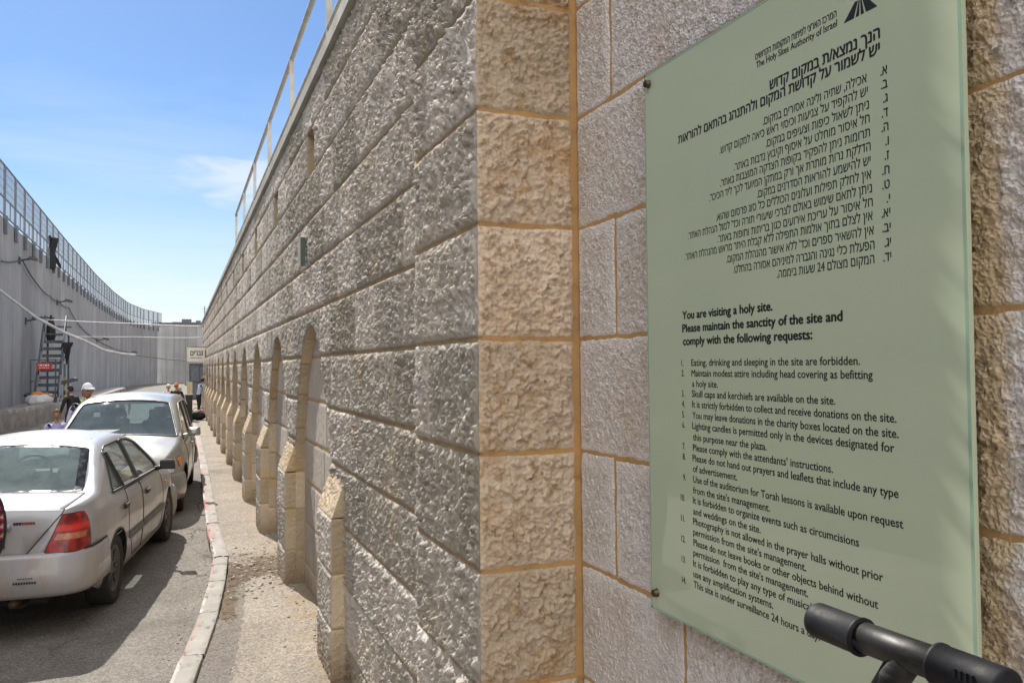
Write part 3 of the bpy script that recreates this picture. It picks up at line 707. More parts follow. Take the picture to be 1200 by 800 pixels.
for r in range(len(PR)-1): S.stone(XP, XI-.013, PR[r], PR[r+1], .0048 if PR[r] < 3.4 else .03, .0048 if PR[r] < 3.4 else .03, joint=.012, sides=(0,1,1,1))
o = local(S.build('return_face', M['short'], wall))
local(mesh_from('mortar_bed', [(XP+.004,YC+.0032,0),(XI+.03,YC+.0032,0),(XI+.03,YC+.0032,zt),(XP+.004,YC+.0032,zt)], [(0,1,2,3)], M['mortar_orange'], o))
# recessed wall that carries the notice board
S = Stones((XI,0,0), (0,-1,0), (0,0,1), (-1,0,0), 'fine', .0065, .0015, .030, 44, -.003, offset=(10,0))
rgq = random.Random(8)
for r in range(len(PR)-1):
    v0, v1 = PR[r], PR[r+1]; k = round((v0-1.395)/.3655)
    js = {1:[-YC,-2.22,-1.55], 0:[-YC,-2.225,-1.6], -1:[-YC,-1.86], 2:[-YC,-2.205,-1.7], 3:[-YC,-1.7], 4:[-YC,-2.22,-1.5], -2:[-YC,-2.1], -3:[-YC,-1.9]}.get(k, [-YC,-1.9])
    if k in (0,2,4): pass
    elif k in (1,): js = [-YC,-1.62]
    elif k == 3: js = [-YC,-1.55]
    cs = js + [-.30-.12*(k%3), .8, 2.0, 3.2, 4.5]
    for c0, c1 in zip(cs, cs[1:]):
        nearb = c0 < 1.0
        right = c1 > -1.2
        fine = (.006 if not right else .0042) if nearb and v0 < 3.4 else .04
        S.stone(c0, c1, v0, v1, fine, fine, joint=.012, tone=rgq.uniform(.3,.7), kind='coarse' if right and nearb else 'fine', amp=.008 if right and nearb else None)
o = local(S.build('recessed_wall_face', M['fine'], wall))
local(mesh_from('mortar_bed', [(XI+.0028,YC+.01,0),(XI+.0028,-4.6,0),(XI+.0028,-4.6,zt),(XI+.0028,YC+.01,zt)], [(0,1,2,3)], M['mortar_orange'], o))
# body of the building behind the faces, coping along the top
b = MB()
b.box((2.6, (YC+.9+YEND)/2, TOP/2-.02), (2.9, YEND-YC-.9, TOP-.04)); b.box((2.75, (YC+.03-5)/2+.2, zt/2-.02), (2.9, YC+.8+5, zt-.04))
local(b.build('wall_core', M['panel'], wall))
b = MB()
for y in np.arange(Y1, YEND-.1, 1.6):
    b.box((XW+.16, y+.8, TOP+.045), (.40, 1.592, .09))
local(b.build('coping', simple('grey_coping', (.36,.355,.32), .8, var=.2, vscale=3, bump=.3, coord='world'), wall))

# ------------------------------------------------------------------ lettering
_dg = None
def text_mesh(s):
    """outlines of the text, every stroke outline filled on its own (overlapping strokes stay solid)"""
    from mathutils.geometry import tessellate_polygon
    c = bpy.data.curves.new('lettering', 'FONT'); c.body = s; c.size = 1.0; c.resolution_u = 3; c.fill_mode = 'NONE'
    o = bpy.data.objects.new('lettering', c); COL.objects.link(o)
    dg = bpy.context.evaluated_depsgraph_get(); me = bpy.data.meshes.new_from_object(o.evaluated_get(dg))
    co = [tuple(q.co) for q in me.vertices]; adj = {}
    for e in me.edges: a, b = e.vertices; adj.setdefault(a, []).append(b); adj.setdefault(b, []).append(a)
    bpy.data.objects.remove(o); bpy.data.curves.remove(c)
    es = {}; loops = []; seen = set()
    for a0 in range(len(co)):
        if a0 in seen or a0 not in adj: continue
        loop = [a0]; seen.add(a0); cur, prev = max(adj[a0]) if abs(max(adj[a0])-a0) != 1 and (a0+1) not in adj[a0] else (a0+1 if (a0+1) in adj[a0] else adj[a0][0]), a0
        while cur != a0 and cur not in seen:
            loop.append(cur); seen.add(cur); nx = [q for q in adj[cur] if q != prev]; prev = cur
            if not nx: break
            cur = nx[0]
        if len(loop) > 2: loops.append(loop)
    bpy.data.meshes.remove(me)
    P2 = lambda l: np.array([co[k][:2] for k in l])
    def area(l): p = P2(l); q = np.roll(p, -1, 0); return .5*np.sum(p[:,0]*q[:,1]-q[:,0]*p[:,1])
    ar = [area(l) for l in loops]
    def inside(pt, l):
        p = P2(l); q = np.roll(p, -1, 0); x, y = pt; c_ = (p[:,1] > y) != (q[:,1] > y)
        with np.errstate(divide='ignore', invalid='ignore'): xs = (q[:,0]-p[:,0])*(y-p[:,1])/(q[:,1]-p[:,1])+p[:,0]
        return bool(np.sum(c_ & (x < xs)) % 2)
    V, F = [], []
    par = [[h for h in range(len(loops)) if ar[h]*ar[k] < 0 and abs(ar[h]) > abs(ar[k]) and inside(co[loops[k][0]][:2], loops[h])] for k in range(len(loops))]
    outers = [k for k in range(len(loops)) if not par[k]]
    for k in outers:
        holes = [h for h in range(len(loops)) if k in par[h]]
        polys = [[Vector((*co[v][:2], 0)) for v in loops[q]] for q in [k]+holes]
        b = len(V); flat = [p for pl in polys for p in pl]; V += [tuple(p) for p in flat]
        F += [tuple(b+t for t in tri) for tri in tessellate_polygon(polys)]
    return np.array(V), F
def heb(s):
    """visual order for right-to-left text, digits kept left-to-right"""
    t = s[::-1]; out = ''; d = ''
    for ch in t:
        if ch.isdigit(): d = ch + d
        else: out += d + ch; d = ''
    return out + d
def text_line(mb, s, u0, v0, size, width=None, right=None, bold=0.0, wscale=.82, P=None):
    """u0 = left edge (or right = right edge); width fixes the line's measured width"""
    v, f = text_mesh(s)
    w0 = v[:,0].min(); w = v[:,0].max()-w0
    sx = (width/w) if width else size*wscale
    x = (v[:,0]-w0)*sx; yv = v[:,1]*size
    if right is not None: x = x + right - w*sx
    else: x = x + u0
    offs = [(0,0,0)] if not bold else [(0,0,0),(bold,0,.00002),(-bold,0,.00004),(0,bold*.7,.00006),(0,-bold*.7,.00008)]
    for dx, dy, dd in offs: mb.add([P(a+dx, b+v0+dy, dd) for a, b in zip(x, yv)], f)

# ------------------------------------------------------------------ notice board
BY, BZ, BX = 1.954, 1.387, 1.180        # left edge, bottom edge, front face
BW, BH, BT = .990, 1.445, .010
board = thing('notice_board', 'large pale green glass notice board with Hebrew and English rules on the stone wall', 'notice board', (BX, BY, BZ))
def board_glass():
    m, nt, p = new_mat('green_glass'); g = NG(nt); v = g.pos('obj')
    c = g.mix(g.ramp(g.noise(g.map(v, (1,.6,2.0)), 1.6, 5, .6), .3, .7), (.52,.595,.435), (.48,.555,.41))
    c = g.mix(g.math('MULTIPLY', g.ramp(g.noise(g.map(v, (1,9,1.1)), 2.5, 6, .7), .60, .78), .25), c, (.44,.47,.38))
    g.L.new(c, p.inputs['Base Color']); g.set(p.inputs['Roughness'], g.ramp(g.noise(v, 5, 6, .65), .3, .8, .015, .07))
    p.inputs['IOR'].default_value = 1.55; p.inputs['Specular IOR Level'].default_value = .75
    p.inputs['Subsurface Weight'].default_value = 0
    return m
b = MB(); e = .003
ring = lambda x, k: [(x,-k,k),(x,-(BW-k),k),(x,-(BW-k),BH-k),(x,-k,BH-k)]
b.add(ring(0,e)+ring(e,0)+ring(BT,0), [(0,3,2,1),(0,1,5,4),(1,2,6,5),(2,3,7,6),(3,0,4,7),(4,5,9,8),(5,6,10,9),(6,7,11,10),(7,4,8,11),(8,9,10,11)])
b.build('glass_panel', board_glass(), board)
mE = simple('green_glass_edge', (.30,.43,.33), .12, var=.1, coat=.6)
b = MB()
for (ya, yb, za, zb) in ((0,.007,0,BH),(BW-.007,BW,0,BH),(0,BW,0,.006),(0,BW,BH-.006,BH)):
    b.box((-.0004, -(ya+yb)/2, (za+zb)/2), (.0006, yb-ya-.001, zb-za-.001))
b.build('bevelled_edge', mE, board)
b = MB(); PB = lambda u, v, d=0: (-.00028-d, -u, v)
EN = [("1.", "Eating, drinking and sleeping in the site are forbidden.", .206, .757, .649), ("2.", "Maintain modest attire including head covering as befitting", .206, .787, .623),
 ("", "a holy site.", .208, .314, .597), ("3.", "Skull caps and kerchiefs are available on the site.", .206, .692, .572), ("4.", "It is strictly forbidden to collect and receive donations on the site.", .207, .839, .546),
 ("5.", "You may leave donations in the charity boxes located on the site.", .207, .843, .519), ("6.", "Lighting candles is permitted only in the devices designated for", .206, .833, .493),
 ("", "this purpose near the plaza.", .208, .486, .465), ("7.", "Please comply with the attendants' instructions.", .207, .682, .439), ("8.", "Please do not hand out prayers and leaflets that include any type", .205, .840, .413),
 ("", "of advertisement.", .206, .382, .387), ("9.", "Use of the auditorium for Torah lessons is available upon request", .206, .849, .361), ("", "from the site's management.", .205, .493, .334),
 ("10.", "It is forbidden to organize events such as circumcisions", .204, .745, .309), ("", "and weddings on the site.", .204, .461, .282), ("11.", "Photography is not allowed in the prayer halls without prior", .203, .801, .257),
 ("", "permission from the site's management.", .203, .602, .231), ("12.", "Please do not leave books or other objects behind without", .203, .788, .205), ("", "permission  from the site's management.", .202, .606, .180),
 ("13.", "It is forbidden to play any type of musical instruments or", .201, .775, .154), ("", "use any amplification systems.", .201, .498, .128), ("14.", "This site is under surveillance 24 hours a day.", .202, .637, .102)]
for num, s, u0, u1, v0 in EN:
    text_line(b, s, u0, v0, .0238, width=u1-u0, bold=.00045, P=PB)
    if num: text_line(b, num, .162 if len(num) == 2 else .150, v0, .0225, bold=.0004, wscale=.80, P=PB)
for s, u0, u1, v0 in (("You are visiting a holy site.", .170, .513, .767), ("Please maintain the sanctity of the site and", .169, .715, .734), ("comply with the following requests:", .171, .632, .7015)):
    text_line(b, s, u0, v0, .0285, width=u1-u0, bold=.0013, P=PB)
HE = [("א", "אכילה, שתיה ולינה אסורים במקום.", .493, .788, 1.173), ("ב", "יש להקפיד על צניעות וכיסוי ראש כיאה למקום קדוש.", .336, .790, 1.148), ("ג", "ניתן לשאול כיפות וצעיפים במקום.", .501, .792, 1.122),
 ("ד", "חל איסור מוחלט על איסוף וקיבוץ נדבות באתר.", .389, .793, 1.096), ("ה", "תרומות ניתן להפקיד בקופות הצדקה המוצבות באתר.", .336, .793, 1.070), ("ו", "הדלקת נרות מותרת אך ורק במתקן המיועד לכך ליד הכיכר.", .292, .794, 1.044),
 ("ז", "יש להישמע להוראות הסדרנים במקום.", .469, .793, 1.018), ("ח", "אין לחלק תפילות ועלונים הכוללים כל סוג פרסום שהוא.", .318, .794, .992), ("ט", "ניתן לתאם שימוש באולם לצרכי שיעורי תורה וכד' למול הנהלת האתר.", .199, .795, .966),
 ("י", "חל איסור על עריכת אירועים כגון בריתות וחופות באתר.", .322, .796, .940), ("יא", "אין לצלם בתוך אולמות התפילה ללא קבלת היתר מראש מהנהלת האתר.", .184, .795, .915), ("יב", "אין להשאיר ספרים וכד' ללא אישור מהנהלת המקום.", .355, .797, .888),
 ("יג", "הפעלת כלי נגינה והגברה למיניהם אסורה בהחלט.", .380, .798, .861), ("יד", "המקום מצולם 24 שעות ביממה.", .530, .797, .835)]
for let, s, u0, u1, v0 in HE:
    text_line(b, heb(s), u0, v0, .0262, width=u1-u0, bold=.00025, P=PB)
    text_line(b, heb(let+"."), 0, v0, .0255, right=.836, bold=.0004, P=PB)
text_line(b, heb("הנך נמצא/ת במקום קדוש"), .518, 1.243, .0335, width=.303, bold=.0011, P=PB)
text_line(b, heb("יש לשמור על קדושת המקום ולהתנהג בהתאם להוראות"), .163, 1.2155, .0325, width=.657, bold=.0010, P=PB)
text_line(b, heb("המרכז הארצי לפיתוח המקומות הקדושים"), .472, 1.324, .0215, width=.244, bold=.0004, P=PB)
text_line(b, "The Holy Sites Authority of Israel", .474, 1.305, .0205, width=.243, bold=.0004, P=PB)
b.build('lettering', M['black_paint'], board)
# emblem: a dark tapering block cut by pale radiating lines, with arched strokes over it
b = MB(); E0 = (.731, 1.303)
def fan(a0, a1, b0, b1):      # quad between two rays from the vanishing point above
    return [PB(E0[0]+p[0], E0[1]+p[1]) for p in (a0, a1, b1, b0)]
cxp, topv = .046, .030
for t0, t1 in ((-.043,-.017),(-.0125,-.004),(0.000,.0085),(.013,.040)):
    b.add(fan((cxp+t0*1.0, 0), (cxp+t1*1.0, 0), (cxp+t0*.32, topv), (cxp+t1*.32, topv)), [(0,1,2,3)])
for k, (h, w) in enumerate(((.036,.040),(.043,.033),(.050,.026))):
    b.add([PB(E0[0]+cxp-w/2, E0[1]+h), PB(E0[0]+cxp+w/2, E0[1]+h), PB(E0[0]+cxp+w/2-.003, E0[1]+h+.0042), PB(E0[0]+cxp-w/2+.003, E0[1]+h+.0042)], [(0,1,2,3)])
b.build('emblem', M['black_paint'], board)
mBolt = simple('bronze_bolt', (.085,.06,.045), .35, .8, var=.3, vscale=40)
for u, v in ((.024,1.414),(.030,.046),(.962,1.414),(.962,.046)):
    b = MB(); b.lathe([(.0,-.014),(.0085,-.0138),(.0098,-.0125),(.0100,-.002),(.0115,-.0008),(.0115,.0),(.006,.0),(.006,.034)], 'x', 20, (-.0002,-u,v))
    o = b.build('standoff_bolt', mBolt, board)

# ------------------------------------------------------------------ black steel stand with rubber grips, in front of the board
stand = thing('steel_stand', 'black steel T-shaped stand with rubber grips on its crossbar, in front of the notice board', 'stand', (.785, 1.02, .10))
def pipe_steel():
    m, nt, p = new_mat('worn_black_steel'); g = NG(nt); v = g.pos('obj')
    w = g.ramp(g.noise(g.map(v, (30,6,30)), 2.4, 7, .7), .50, .72)
    g.L.new(g.mix(w, (.010,.0095,.010), (.05,.044,.04)), p.inputs['Base Color']); p.inputs['Metallic'].default_value = .15; p.inputs['Specular IOR Level'].default_value = .45; g.set(p.inputs['Roughness'], g.ramp(w, 0, 1, .46, .62))
    g.L.new(g.bump(g.noise(v, 60, 5), .12, .004), p.inputs['Normal']); return m
M['pipe'] = pipe_steel(); M['grip'] = simple('grip_rubber', (.006,.0065,.010), .58, var=.25, vscale=25, bump=.08, bscale=120, spec=.28)
z0 = 1.700-.10; Y = lambda y: y-1.02
b = MB(); b.tube([(0,Y(.86),z0),(0,Y(.62),z0+.004)], .0190, 24)
b.tube([(0,Y(.735),z0-.004),(0.002,Y(.77),z0-.055),(0.004,Y(.83),z0-.135),(0.004,Y(.93),z0-.24),(0.004,Y(1.0),z0-.32),(0.004,Y(1.02),z0-.40),(0.004,Y(1.02),.012)], [.0185,.0175,.017,.017,.018,.018,.018], 20)
b.lathe([(.027,-.02),(.026,.0),(.023,.012),(.0205,.02)], 'y', 20, (0,Y(.735),z0)) if False else None
b.build('post', M['pipe'], stand)
for ya, yb, s in ((.8835,.800,1),(.692,.604,-1)):
    b = MB(); R_ = .0226; n = 40
    L = ya-yb
    prof = [(0,0),(R_*.80,0),(R_*.95,.002),(R_,.006)] + [(R_,.012), (R_,.02)] + [(R_, L-.006),(R_+.0012,L-.005),(R_+.0012,L-.001),(R_*.86,L)] if s > 0 else [(R_*.86,0),(R_+.0012,.001),(R_+.0012,.005),(R_,.006),(R_,L-.02),(R_,L-.006),(R_*.95,L-.002),(R_*.8,L),(0,L)]
    if s > 0: pr = [(r, Y(ya)-h) for r, h in prof]
    else: pr = [(r, Y(ya)-h) for r, h in prof]
    b.lathe(pr, 'y', n, (0,0,z0+(.0002 if s > 0 else .004)))
    if s < 0:
        for k in range(4): b.box((-.0218, Y(ya)-.040-.007*k, z0+.010),(.003,.003,.010))
    b.build('rubber_grip', M['grip'], stand)
b = MB(); b.lathe([(0,.0),(.15,.0),(.155,.008),(.15,.016),(.03,.024),(.022,.05),(.0185,.06)], 'z', 28, (.004,Y(1.02),.012)); b.build('foot', M['pipe'], stand)

# ------------------------------------------------------------------ railing on the wall top
XRL = 1.10
rail = thing('roof_railing', 'thin grey metal railing along the top of the long stone wall', 'railing', (XRL, 2.0, TOP+.09))
ry = [18.65-2.4*k for k in range(0, 8)]
zt_, zl_ = 5.36-TOP-.09, 4.76-TOP-.09
for i, y in enumerate(ry):
    b = MB(); b.bar((0,y-2.0,-.02),(0,y-2.0,zt_),.045,.045); b.box((0,y-2.0,.008),(.12,.12,.012)); b.build('post', M['rail_grey'], rail)
for z in (zt_, zl_):
    b = MB(); b.tube([(0,ry[-1]-2.0,z),(0,ry[0]-2.0+(0 if z == zl_ else -.05),z)]+([(0,ry[0]-2.0,z-.06)] if z == zt_ else []), .026, 10); b.build('rail', M['rail_grey'], rail)

# ------------------------------------------------------------------ box and sign on the wall
M['fixture_green'] = simple('dull_green_metal', (.10,.115,.10), .5, .3)
jb = thing('junction_box', 'small grey metal box fixed to the rough wall above the first arch', 'junction box', (XW-.02, 6.90, 2.87))
b = MB(); b.box((-.020,0,.115),(.04,.085,.23)); b.build('case', M['fixture_green'], jb)
b = MB(); b.box((-.044,0,.115),(.008,.092,.24)); b.build('cover', M['rail_grey'], jb)
ms = thing('hanging_sign', 'white sign with brown Hebrew lettering hung out from the far end of the stone wall', 'sign', (.98, 36.0, 2.33))
SW, SH = .70, .57
b = MB(); b.box((-SW/2-.05,0,SH/2),(SW,.03,SH)); b.build('sign_board', M['white_metal'], ms)
b = MB(); PS = lambda u, v, d=0: (-SW-.05+u, -.0165-d, v)
text_line(b, heb("גברים"), .13, .25, .30, width=.46, bold=.008, P=PS)
xx = .12
for k, w in enumerate((.05,.03,.06,.04,.05,.03,.05,.06,.04)): b.box((-SW-.05+xx+w/2, -.0168, .15), (w-.012,.001,.035)); xx += w+.004
b.build('lettering', simple('brown_lettering', (.055,.03,.02), .6), ms)
b = MB(); b.box((-.02,0,SH*.55),(.10,.22,.30)); b.bar((.0,0,SH+.02),(-SW*.9,0,SH+.02),.03); b.build('bracket', simple('brown_bracket', (.22,.14,.07), .6), ms)

# ------------------------------------------------------------------ concrete wall down the left side, closing the street at its far end
def conc_mat():
    m, nt, p = new_mat('weathered_concrete'); g = NG(nt); v = g.pos('world')
    c = g.mix(g.ramp(g.noise(v, .5, 6, .6), .3, .7), (.34,.34,.345), (.27,.27,.28))
    t = g.math('ADD', g.math('MULTIPLY', g.attr('tone'), .26), .87)
    tc = g.n('ShaderNodeCombineColor'); [g.L.new(t, tc.inputs[i]) for i in range(3)]
    c = g.mix(1.0, c, tc.outputs[0], 'MULTIPLY')
    s = g.ramp(g.noise(g.map(v, (2.2,2.2,.09)), 1.0, 7, .66), .46, .78)
    c = g.mix(g.math('MULTIPLY', s, .7), c, (.15,.145,.145))
    s3 = g.ramp(g.noise(g.map(v, (5,5,.05), (1,2,0)), 1.0, 4, .6), .54, .64); c = g.mix(g.math('MULTIPLY', s3, .4), c, (.20,.195,.195))
    s2 = g.ramp(g.noise(g.map(v, (3,3,.15), (4,4,0)), 1.0, 6, .66), .55, .8)
    c = g.mix(g.math('MULTIPLY', s2, .35), c, (.46,.45,.44))
    g.L.new(c, p.inputs['Base Color']); p.inputs['Roughness'].default_value = .9
    g.L.new(g.bump(g.noise(v, 6, 8, .65), .5, .02), p.inputs['Normal']); return m
M['conc'] = conc_mat()
CPATH = np.array([(-6.5,-14),(-6.44,36.5),(-6.52,44.4),(-6.65,57),(-6.72,78),(-6.5,95),(-5.95,110.5),(-4.7,121),(-2.83,129.5)])
cs_ = np.concatenate([[0], np.cumsum(np.hypot(*np.diff(CPATH, axis=0).T))])
def cpath(s): return np.array((np.interp(s, cs_, CPATH[:,0]), np.interp(s, cs_, CPATH[:,1])))
cw = thing('concrete_wall', 'tall grey precast concrete barrier wall curving along the far left side of the street', 'wall', (-6.5, 30, 0))
V, F, T = [], [], []
s, i = 0.0, 0; rgc = random.Random(3)
while s < cs_[-1]-1.4:
    p0, p1 = cpath(s+.025), cpath(s+1.475); d = (p1-p0)/np.linalg.norm(p1-p0); n = np.array((d[1], -d[0]))   # towards the street
    zt2 = 8.0 + rgc.uniform(-.03,.03); b0 = len(V); c = .04; dd = rgc.uniform(-.012,.012)
    ring = [p0+n*(dd-c), p0+d*c+n*dd, p1-d*c+n*dd, p1+n*(dd-c), p1-n*.3, p0-n*.3]
    for z in (-.3, zt2): V += [(q[0], q[1], z) for q in ring]
    for k in range(6): F.append((b0+k, b0+(k+1)%6, b0+6+(k+1)%6, b0+6+k))
    F.append(tuple(b0+6+k for k in range(6))); T += [rgc.random()]*12
    s += 1.5; i += 1
o = mesh_from('precast_segments', V, F, M['conc'], cw, attrs={'tone': T}); 
o.matrix_parent_inverse = Matrix.Translation((6.5,-30,0))
ew = thing('end_wall', 'dark stained concrete wall closing the far end of the street', 'wall', (0, 124, 0))
b = MB(); V, F, T = [], [], []
a0, a1 = np.array((-3.9,129.4)), np.array((6.6,128.5)); L = np.linalg.norm(a1-a0); d = (a1-a0)/L; n = np.array((-d[1], d[0]))*-1
n = np.array((d[1], -d[0]))
for k in range(int(L/1.5)):
    p0, p1 = a0+d*(k*1.5+.02), a0+d*(k*1.5+1.48); b0 = len(V); dd = rgc.uniform(-.02,.02)
    ring = [p0+n*(dd-.04), p0+d*.04+n*dd, p1-d*.04+n*dd, p1+n*(dd-.04), p1-n*.3, p0-n*.3]
    for z in (-.3, 8.6): V += [(q[0], q[1]-124, z) for q in ring]
    for q in range(6): F.append((b0+q, b0+(q+1)%6, b0+6+(q+1)%6, b0+6+q))
    F.append(tuple(b0+6+q for q in range(6))); T += [rgc.random()]*12
mesh_from('precast_segments', V, F, M['conc'], ew, attrs={'tone': T})
b = MB(); b.bar((a0[0],a0[1]-124,8.65),(a1[0],a1[1]-124,8.65),.5,.12); b.build('coping', M['dark_steel'], ew)
fb = thing('flat_roofed_building', 'low flat-roofed building with dark roof edge showing above the end of the street', 'building', (1.6, 140, 0))
b = MB(); b.box((0,0,4.5),(5.4,8,9.0)); b.build('wall', simple('grey_render', (.30,.29,.28), .9, var=.2, vscale=.8, coord='world'), fb)
b = MB(); b.box((0,0,9.08),(5.7,8.3,.16)); b.build('roof', M['dark_steel'], fb)
b = MB(); b.box((-.8,-2,9.42),(1.4,1.2,.55)); b.box((.9,-2.4,9.32),(.7,.7,.35)); b.build('roof_hut', M['dark_steel'], fb)
an = thing('antenna_mast', 'thin roof antenna mast beside the top of the stone wall', 'antenna', (3.42, 137.5, 9.16))
b = MB(); b.tube([(0,0,0),(0,0,2.6)], .06, 6); b.bar((-.35,0,2.2),(.35,0,2.2),.05); b.bar((-.25,0,1.8),(.25,0,1.8),.05); b.build('mast', M['dark_steel'], an)

# wire security fence on top of the concrete wall
fence = thing('wire_fence', 'metal framed wire mesh fence standing along the top of the concrete barrier wall', 'fence', (-6.5, 36, 8))
def mesh_screen():
    m = bpy.data.materials.new('wire_screen'); m.use_nodes = True; nt = m.node_tree; g = NG(nt)
    for n in list(nt.nodes): nt.nodes.remove(n)
    o = g.n('ShaderNodeOutputMaterial'); t = g.n('ShaderNodeBsdfTransparent'); d_ = g.n('ShaderNodeBsdfDiffuse'); d_.inputs[0].default_value = (.42,.45,.48,1)
    x = g.n('ShaderNodeMixShader'); x.inputs[0].default_value = .30; g.L.new(t.outputs[0], x.inputs[1]); g.L.new(d_.outputs[0], x.inputs[2]); g.L.new(x.outputs[0], o.inputs[0]); return m
M['screen'] = mesh_screen(); M['fence'] = simple('fence_steel', (.13,.15,.18), .5, .4, var=.2)
BAY = 2.4
pb = MB(); pb.box((0,.0,.98),(.07,.07,2.06)); pb.box((0,.20,.98),(.05,.05,2.06)); pb.box((.06,.1,-.33),(.10,.26,.70)); post_me = pb.build('post', M['fence'], fence)
fr = MB()
for z in (.03, .72, 2.0): fr.box((0,BAY/2+.1,z),(.05,BAY-.2,.05))
fr.box((0,BAY/2+.15,.37),(.045,.05,.66))
for z in (1.05,1.38,1.7): fr.box((0,BAY/2+.1,z),(.012,BAY-.2,.012))
for k in range(1,8): fr.box((0,BAY/8*k+.1,1.36),(.010,.010,1.28))
panel_me = fr.build('panel_frame', M['fence'], fence)
sc_ = MB(); sc_.box((.0,BAY/2+.1,1.36),(.004,BAY-.25,1.26)); sc_.box((.0,BAY/4+.15,.37),(.004,BAY/2-.25,.64)); sc_.box((.0,BAY*.75+.05,.37),(.004,BAY/2-.25,.64))
screen_me = sc_.build('mesh_screen', M['screen'], panel_me)
first = True; s = 14+30.0
while s < cs_[-1]-1.0:
    p0, p1 = cpath(s), cpath(min(s+BAY, cs_[-1])); d = p1-p0; rz = atan2(d[1], d[0])-pi/2
    loc = Vector((p0[0]+.02+6.5, p0[1]-36, .06))
    if first: po, pa, sn = post_me, panel_me, screen_me; first = False
    else:
        po, pa, sn = post_me.copy(), panel_me.copy(), screen_me.copy()
        for q in (po, pa, sn): COL.objects.link(q)
        po.parent = fence; pa.parent = fence; sn.parent = pa
    po.location = loc; po.rotation_euler = (0,0,rz); pa.location = loc; pa.rotation_euler = (0,0,rz)
    s += BAY
# things caught on the fence and wall
def rag(name, label, cat, loc, w, h, seed, m, thick=.05, rz=0):
    rg_ = random.Random(seed); n = 9; mm = 7; V, F = [], []
    for side in (0,1):
        for i in range(n+1):
            t = i/n
            for j in range(mm+1):
                u = j/mm-.5
                x = u*w*(1-.35*t+.25*sin(5*t+seed)) + .08*w*sin(9*t+seed*2)
                V.append((x, (thick if side else 0) + .10*w*sin(u*9+seed+t*3), -t*h*(1+.22*sin(u*7+seed))))
    q = (n+1)*(mm+1)
    for i in range(n):
        for j in range(mm):
            a = i*(mm+1)+j; F.append((a,a+1,a+mm+2,a+mm+1)); F.append((q+a+mm+1,q+a+mm+2,q+a+1,q+a))
    for i in range(n): F.append((i*(mm+1),(i+1)*(mm+1),q+(i+1)*(mm+1),q+i*(mm+1))); a = i*(mm+1)+mm; F.append((a+mm+1,a,q+a,q+a+mm+1))
    for j in range(mm): F.append((j,q+j,q+j+1,j+1)); a = n*(mm+1)+j; F.append((a+1,q+a+1,q+a,a))
    o = mesh_from(name, V, F, m, None, True); o.location = loc; o.rotation_euler = (0,0,rz); return tag(o, label, cat)
M['black_cloth'] = simple('black_cloth', (.016,.016,.019), .85, var=.3)
rag('black_sheet', 'torn black plastic sheet caught on the wire fence above the concrete wall', 'plastic sheet', (-6.42, 50.6, 9.2), 1.5, 1.5, 3, M['black_cloth'], rz=1.35)
# floodlights on the concrete wall
M['fixture'] = simple('dark_fixture', (.05,.052,.06), .5, .3)
for (y, z, lab, k) in ((42.6, 4.25, 'dark bracket lamp on the concrete wall, lowest one, left of the metal stairs', 0), (53.6, 5.9, 'dark bracket lamp on the concrete wall, right of the top of the metal stairs', 1), (79.0, 4.55, 'small dark lamp on the concrete wall, middle of the far ones', 2), (108.5, 4.0, 'smallest dark lamp on the concrete wall, nearest the street end', 3), (40.8, 6.75, 'dark bracket lamp on the concrete wall at the top end of the thin drooping cable', 4)):
    x = float(np.interp(y, CPATH[:,1], CPATH[:,0])) + .02
    w = .62 + (y-40)*.006
    l = thing('wall_lamp', lab, 'lamp', (x, y, z), 0, 'lamps on the concrete wall')
    b = MB(); b.bar((0,0,0),(.75*w,0,.10),.07); b.box((.02,0,0),(.05,.25,.3)); b.build('arm', M['fixture'], l)
    b = MB(); b.box((.85*w,0,.10),(.62*w,.34,.20*w),ry=.25,taper=.75); b.build('lamp_head', M['fixture'], l)

# ------------------------------------------------------------------ terrace, low wall
lw = thing('low_wall', 'low grey concrete wall with a chipped top edge along the left side of the street', 'wall', (-5.6, 32, 0))
path = np.array([(-6.35,27.0),(-5.65,32.2),(-5.1,36.0),(-4.58,39.5),(-4.28,42.6)])
rgl = random.Random(6)
def lowwall():
    V, F = [], []; ss = np.linspace(0, 1, 120); L = np.concatenate([[0], np.cumsum(np.hypot(*np.diff(path,axis=0).T))]); L /= L[-1]
    for i, t in enumerate(ss):
        x, y = np.interp(t, L, path[:,0]), np.interp(t, L, path[:,1]); d = np.array((np.interp(t+.01,L,path[:,0])-np.interp(t-.01,L,path[:,0]), np.interp(t+.01,L,path[:,1])-np.interp(t-.01,L,path[:,1]))); d /= np.linalg.norm(d); n = np.array((d[1],-d[0]))
        ch = max(0, float(pn(np.array([t*38.]), np.array([.3]), 5)[0]))*.09; step = .02*((i//22)%2)
        for off, z in ((0,-.05),(0.0,.55-ch*.4+step),(-.02-ch*.8,.655-ch*.6+step),(-.06-ch,.67-ch*.3+step),(-.30,.67+step),(-.30,-.05)): V.append((x+n[0]*off+5.6, y+n[1]*off-32, z))
    for i in range(len(ss)-1):
        for k in range(5): a = i*6+k; F.append((a,a+6,a+7,a+1))
    F.append(tuple(range(6))); F.append(tuple((len(ss)-1)*6+k for k in range(5,-1,-1)))
    return V, F
V, F = lowwall(); mesh_from('wall_body', V, F, simple('dusty_concrete_block', (.30,.275,.25), .92, var=.28, vscale=2.2, bump=.5, bscale=14, coord='world'), lw)
ter = MB(); tp = [(-6.45,26.9),(-5.62+-.2,32.2),(-5.28,36.0),(-4.78,39.5),(-4.45,42.5),(-4.2,60),(-4.2,75),(-6.6,75)]
ter.add([(x,y,.56) for x,y in tp]+[(x,y,-.1) for x,y in tp], [tuple(range(7,-1,-1))[::-1]] + [(i,(i+1)%8,8+(i+1)%8,8+i) for i in range(8)])
